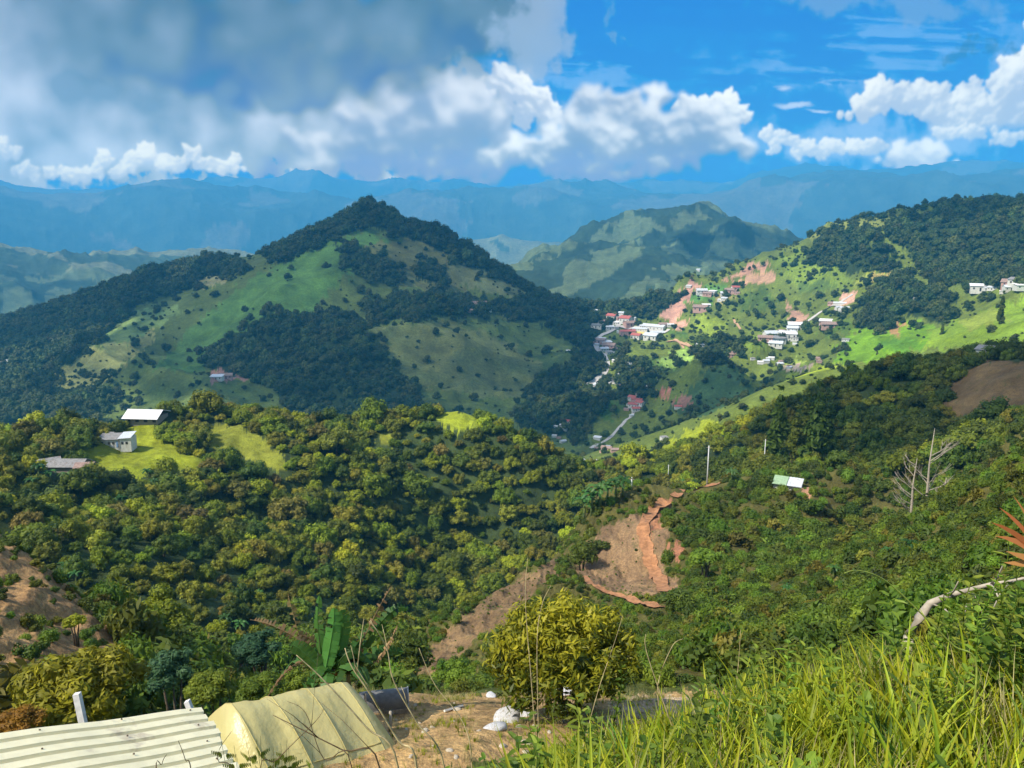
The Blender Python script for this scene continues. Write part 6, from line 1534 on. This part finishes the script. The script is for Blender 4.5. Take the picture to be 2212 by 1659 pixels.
spread('grass', 1100, 2.6, 7.0, 700, 1300, 63, gt[:3], .7, 1.15, 'grass under the lower edge of the view')
spread('weeds', 190, 2.8, 8.0, 700, 2400, 64, wt_[:3], .35, .75, 'leafy weeds among the near grass', lambda u_, v_, r_: (r_ < 5.2) | (u_ > 1500))
spread('weeds', 170, 4.5, 8, 2060, 2600, 65, wt_, .5, .95, 'tangle of weeds on the bank at the right')
spread('weeds', 55, 3.3, 5.2, 800, 1350, 68, wt_, .5, .85, 'tall leafy weeds along the lower edge of the view')
spread('dry_grass', 3200, 12, 25, 560, 1750, 67, [gt[3], gt[2]], .35, .8, 'short dry grass strewn over the yard', lambda u_, v_, r_: fbm(u_ / 60, v_ / 40, 3, 5) > -.05)
STRAW = simple('dry_stalk', (.48, .38, .20), .7, 20, .3); BROWNST = simple('brown_stalk', (.13, .085, .045), .8, 20, .4); GRST = simple('green_stalk', (.30, .36, .06), .6, 20, .3)
def stalk(name, pts, d0, d1, r_, m, lab, cat='stalk', group=None, twigs=0, seed=1):
    """thin stalk rooted in the bank below the view, rising through photo points"""
    q = [at(u, v, d0 + (d1 - d0) * i / max(1, len(pts) - 1)) for i, (u, v) in enumerate(pts)]
    b0_ = np.array([q[0][0] * 1.0, q[0][1] * 1.0, ground_z(q[0][0], q[0][1])]); o = thing(name, lab, cat, b0_, 0, group) if twigs else None
    pts3 = ([b0_ - (0, 0, .05)] if q[0][2] > b0_[2] + .03 else []) + q
    fine = []
    for i in range(len(pts3) - 1):
        p0, p1, p2, p3 = pts3[max(i - 1, 0)], pts3[i], pts3[i + 1], pts3[min(i + 2, len(pts3) - 1)]
        for k in range(6):
            f = k / 6; fine.append(.5 * ((2 * p1) + (-p0 + p2) * f + (2 * p0 - 5 * p1 + 4 * p2 - p3) * f * f + (-p0 + 3 * p1 - 3 * p2 + p3) * f ** 3) - b0_)
    fine.append(pts3[-1] - b0_); n = len(fine); b = MB(); b.tube(fine, [r_ * (1 - .75 * i / n) for i in range(n)], 5)
    if not twigs: return tag(link(name, b.build(name, m, True), None, b0_), lab, cat, group)
    link('stem', b.build('stem', m, True), o); b = MB(); rr = random.Random(seed)
    for k in range(twigs):
        i = rr.randint(n // 3, n - 2); dd = fine[i + 1] - fine[i]; dd = dd / (np.linalg.norm(dd) + 1e-9) + np.array([rr.uniform(-1, 1), rr.uniform(-1, 1), rr.uniform(-.3, .8)]) * .8; L_ = rr.uniform(.12, .35); b.tube([fine[i], fine[i] + dd * L_ * .5 + (0, 0, .02), fine[i] + dd * L_], [r_ * .45, r_ * .3, r_ * .12], 4)
    link('twigs', b.build('twigs', m, True), o); return o
stalk('grass_stalk', [(2110, 1440), (2060, 1395), (2000, 1335), (1930, 1268), (1890, 1242), (1850, 1232), (1824, 1238)], 4.2, 3.6, .006, GRST, 'longest arching green grass stalk reaching left over the right slope', 'grass')
stalk('grass_stalk', [(1880, 1520), (1820, 1445), (1790, 1400)], 5, 5, .004, GRST, 'straight grass stalk below the arching one', 'grass')
stalk('grass_stalk', [(1470, 1620), (1400, 1420), (1395, 1370)], 5, 5, .005, STRAW, 'upright pale stalk beside the yard tree', 'grass')
for i, (pts, d, r_, lab) in enumerate([([(900, 1659), (860, 1600), (800, 1500), (760, 1440), (745, 1400)], 4.2, .009, 'thick pale dry stalk leaning left across the tent corner'), ([(960, 1659), (900, 1560), (850, 1470), (835, 1400), (800, 1340)], 4.4, .007, 'dry stalk leaning left past the banana leaves'),
    ([(860, 1659), (790, 1570), (700, 1470), (640, 1415)], 4.0, .008, 'dry stalk running up to the left over the tent'), ([(1020, 1659), (1000, 1560), (940, 1480), (905, 1400)], 4.6, .006, 'thin curved dry stalk in front of the dark bushes'),
    ([(820, 1659), (740, 1620), (640, 1570), (590, 1545)], 4.0, .006, 'brown twig crossing the tent low down'), ([(760, 1659), (700, 1640), (660, 1540), (620, 1515)], 3.8, .004, 'thin brown twig over the middle of the tent'), ([(560, 1700), (600, 1640), (680, 1560), (700, 1530)], 3.8, .004, 'thin brown twig rising right over the tent'),
    ([(1160, 1659), (1150, 1500), (1135, 1300), (1140, 1205)], 5.5, .006, 'tall straight pale stalk left of the yard tree'), ([(1165, 1659), (1160, 1400), (1170, 1310), (1190, 1265)], 5.5, .005, 'forked pale stalk above the yard tree'), ([(1460, 1640), (1420, 1500), (1450, 1400), (1475, 1380)], 6, .005, 'bent pale stalk right of the yard tree'),
    ([(1560, 1640), (1590, 1480), (1600, 1360)], 6, .004, 'thin pale stalk right of the bent one'), ([(1790, 1620), (1800, 1500), (1800, 1440)], 5.5, .005, 'pale stalk above the bright grass'), ([(1250, 1659), (1290, 1500), (1330, 1380), (1345, 1330)], 5, .004, 'thin stalk in front of the yard tree crown')]):
    stalk('dry_stalk', pts, d, d * 1.03, r_, STRAW if i not in (4, 5, 6) else BROWNST, lab, 'stalk', None, 3 if i in (0, 1, 4, 5) else 0, i)
for i, (pts, d) in enumerate([([(420, 1720), (400, 1640), (385, 1600)], 4), ([(520, 1720), (470, 1640), (500, 1580)], 4), ([(340, 1720), (350, 1650), (360, 1630)], 4)]):
    stalk('dry_stalk', pts, d, d, .004, BROWNST, ('thin brown twig in front of the cream roof, left of two', 'curved brown twig in front of the cream roof, near its right edge', 'short brown twig at the bottom of the cream roof')[i])
# the long bare branch and the weeds at the right
def bare_branch():
    P_ = [at(u, v, 7.6) for u, v in ((1965, 1372), (1985, 1335), (2010, 1303), (2050, 1286), (2095, 1274), (2140, 1262), (2185, 1255), (2230, 1245))]; o0 = P_[0]; t = thing('fallen_branch', 'bleached bent branch with twigs lying on the bank at right', 'branch', o0)
    b = MB(); b.tube([(-.06, .02, ground_z(o0[0], o0[1]) - o0[2] - .1), (0, 0, -.02)], [.055, .052], 8); b.tube([p - o0 for p in P_], [.05, .042, .034, .026, .021, .017, .013, .010], 8); link('limb', b.build('limb', PALEBARK, True), t)
    for k, (i, du, dv) in enumerate(((3, 20, -30), (4, 30, 60), (4, -10, 50), (5, 30, -50), (5, 20, 40), (6, 40, 30), (2, 60, 40), (6, -40, 60))):
        u0, v0 = ((1965, 1372), (1985, 1335), (2010, 1303), (2050, 1286), (2095, 1274), (2140, 1262), (2185, 1255))[i]; b = MB(); b.tube([P_[i] - o0, at(u0 + du * .5, v0 + dv * .3, 7.5) - o0, at(u0 + du, v0 + dv, 7.4) - o0], [.010, .008, .004], 5); link('twig', b.build('twig', PALEBARK, True), t)
bare_branch()
def red_plant():
    RD = leafy('leaf_red', (.30, .10, .03), (.62, .30, .10), .35, .5, .01); o0 = at(2262, 1215, 3.2); g = ground_z(o0[0], o0[1]); t = thing('bromeliad', 'spiky orange red leaves entering at the right edge', 'plant', (o0[0], o0[1], g)); o1 = np.array(t.location)
    b = MB(); b.tube([(0.25, 0, -.05), (.2, 0, (o0[2] - g) * .5), o0 - o1], [.012, .011, .010], 6); link('stem', b.build('stem', BROWNST), t)
    for k, (u, v) in enumerate(((2140, 1128), (2158, 1096), (2188, 1070), (2150, 1158), (2172, 1190), (2168, 1215), (2205, 1060), (2240, 1050), (2290, 1060))):
        b = MB(); q = at(u, v, 3.15 + .03 * (k % 3)) - o1; c = (o0 - o1); mid_ = (q + c) * .5 + (0, 0, .04 * (1 if v < 1180 else -.2)); s = np.array([.0, .3, 1.0]) * .016; V = []; 
        for f in (0, .2, .4, .6, .8, 1): p = c * (1 - f) ** 2 + mid_ * 2 * f * (1 - f) + q * f * f; V += [p - s * (1 - f ** 2) , p + s * (1 - f ** 2)]
        b.add(V, [(2 * i, 2 * i + 1, 2 * i + 3, 2 * i + 2) for i in range(5)], 0, .2 + .1 * k); link('leaf', b.build('leaf', RD), t)
red_plant()
def fern(u0, lab, seed):
    d = 5.2; az, _ = ray(u0, 1600); xx, yy_ = d * sin(az), d * cos(az); g = ground_z(xx, yy_); t = thing('fern', lab, 'fern', (xx, yy_, g)); rr = random.Random(seed); o1 = np.array(t.location)
    for k in range(7):
        tip = at(u0 + rr.uniform(-70, 80), 1590 + rr.uniform(-10, 80), d + rr.uniform(-.4, .4)) - o1; b = MB(); P_ = [np.array([0, 0, 0]), tip * .5 + (0, 0, .15), tip]; path = [P_[0] * (1 - f) ** 2 + P_[1] * 2 * f * (1 - f) + P_[2] * f * f for f in np.linspace(0, 1, 16)]; b.tube(path, [.006 * (1.1 - i / 16) for i in range(16)], 4)
        for i in range(5, 15):
            for sg in (-1, 1):
                dr = path[i] - path[i - 1]; dr /= np.linalg.norm(dr); s = np.cross(dr, (0, 0, 1)); s /= np.linalg.norm(s); L_ = .16 * sin(pi * (i - 3) / 13) + .02; n_ = 7
                for j in range(1, n_):
                    c = path[i] + (s * sg + dr * .4) * L_ * j / n_ + (0, 0, -.15 * L_ * (j / n_) ** 2); w_ = .022 * (1 - j / n_ * .6)
                    for s2 in (-1, 1): b.add([c, c + dr * s2 * w_ + s * sg * w_ * .3, c + dr * s2 * w_ * 1.5 + s * sg * w_ * .9, c + s * sg * w_ * .8], [(0, 1, 2, 3)], 0, rr.uniform(.1, .9))
        link('frond', b.build('frond', LF['bush']), t)
fern(545, 'feathery green fern in front of the tent, at its left corner', 3); fern(600, 'feathery green fern in front of the middle of the tent', 6)
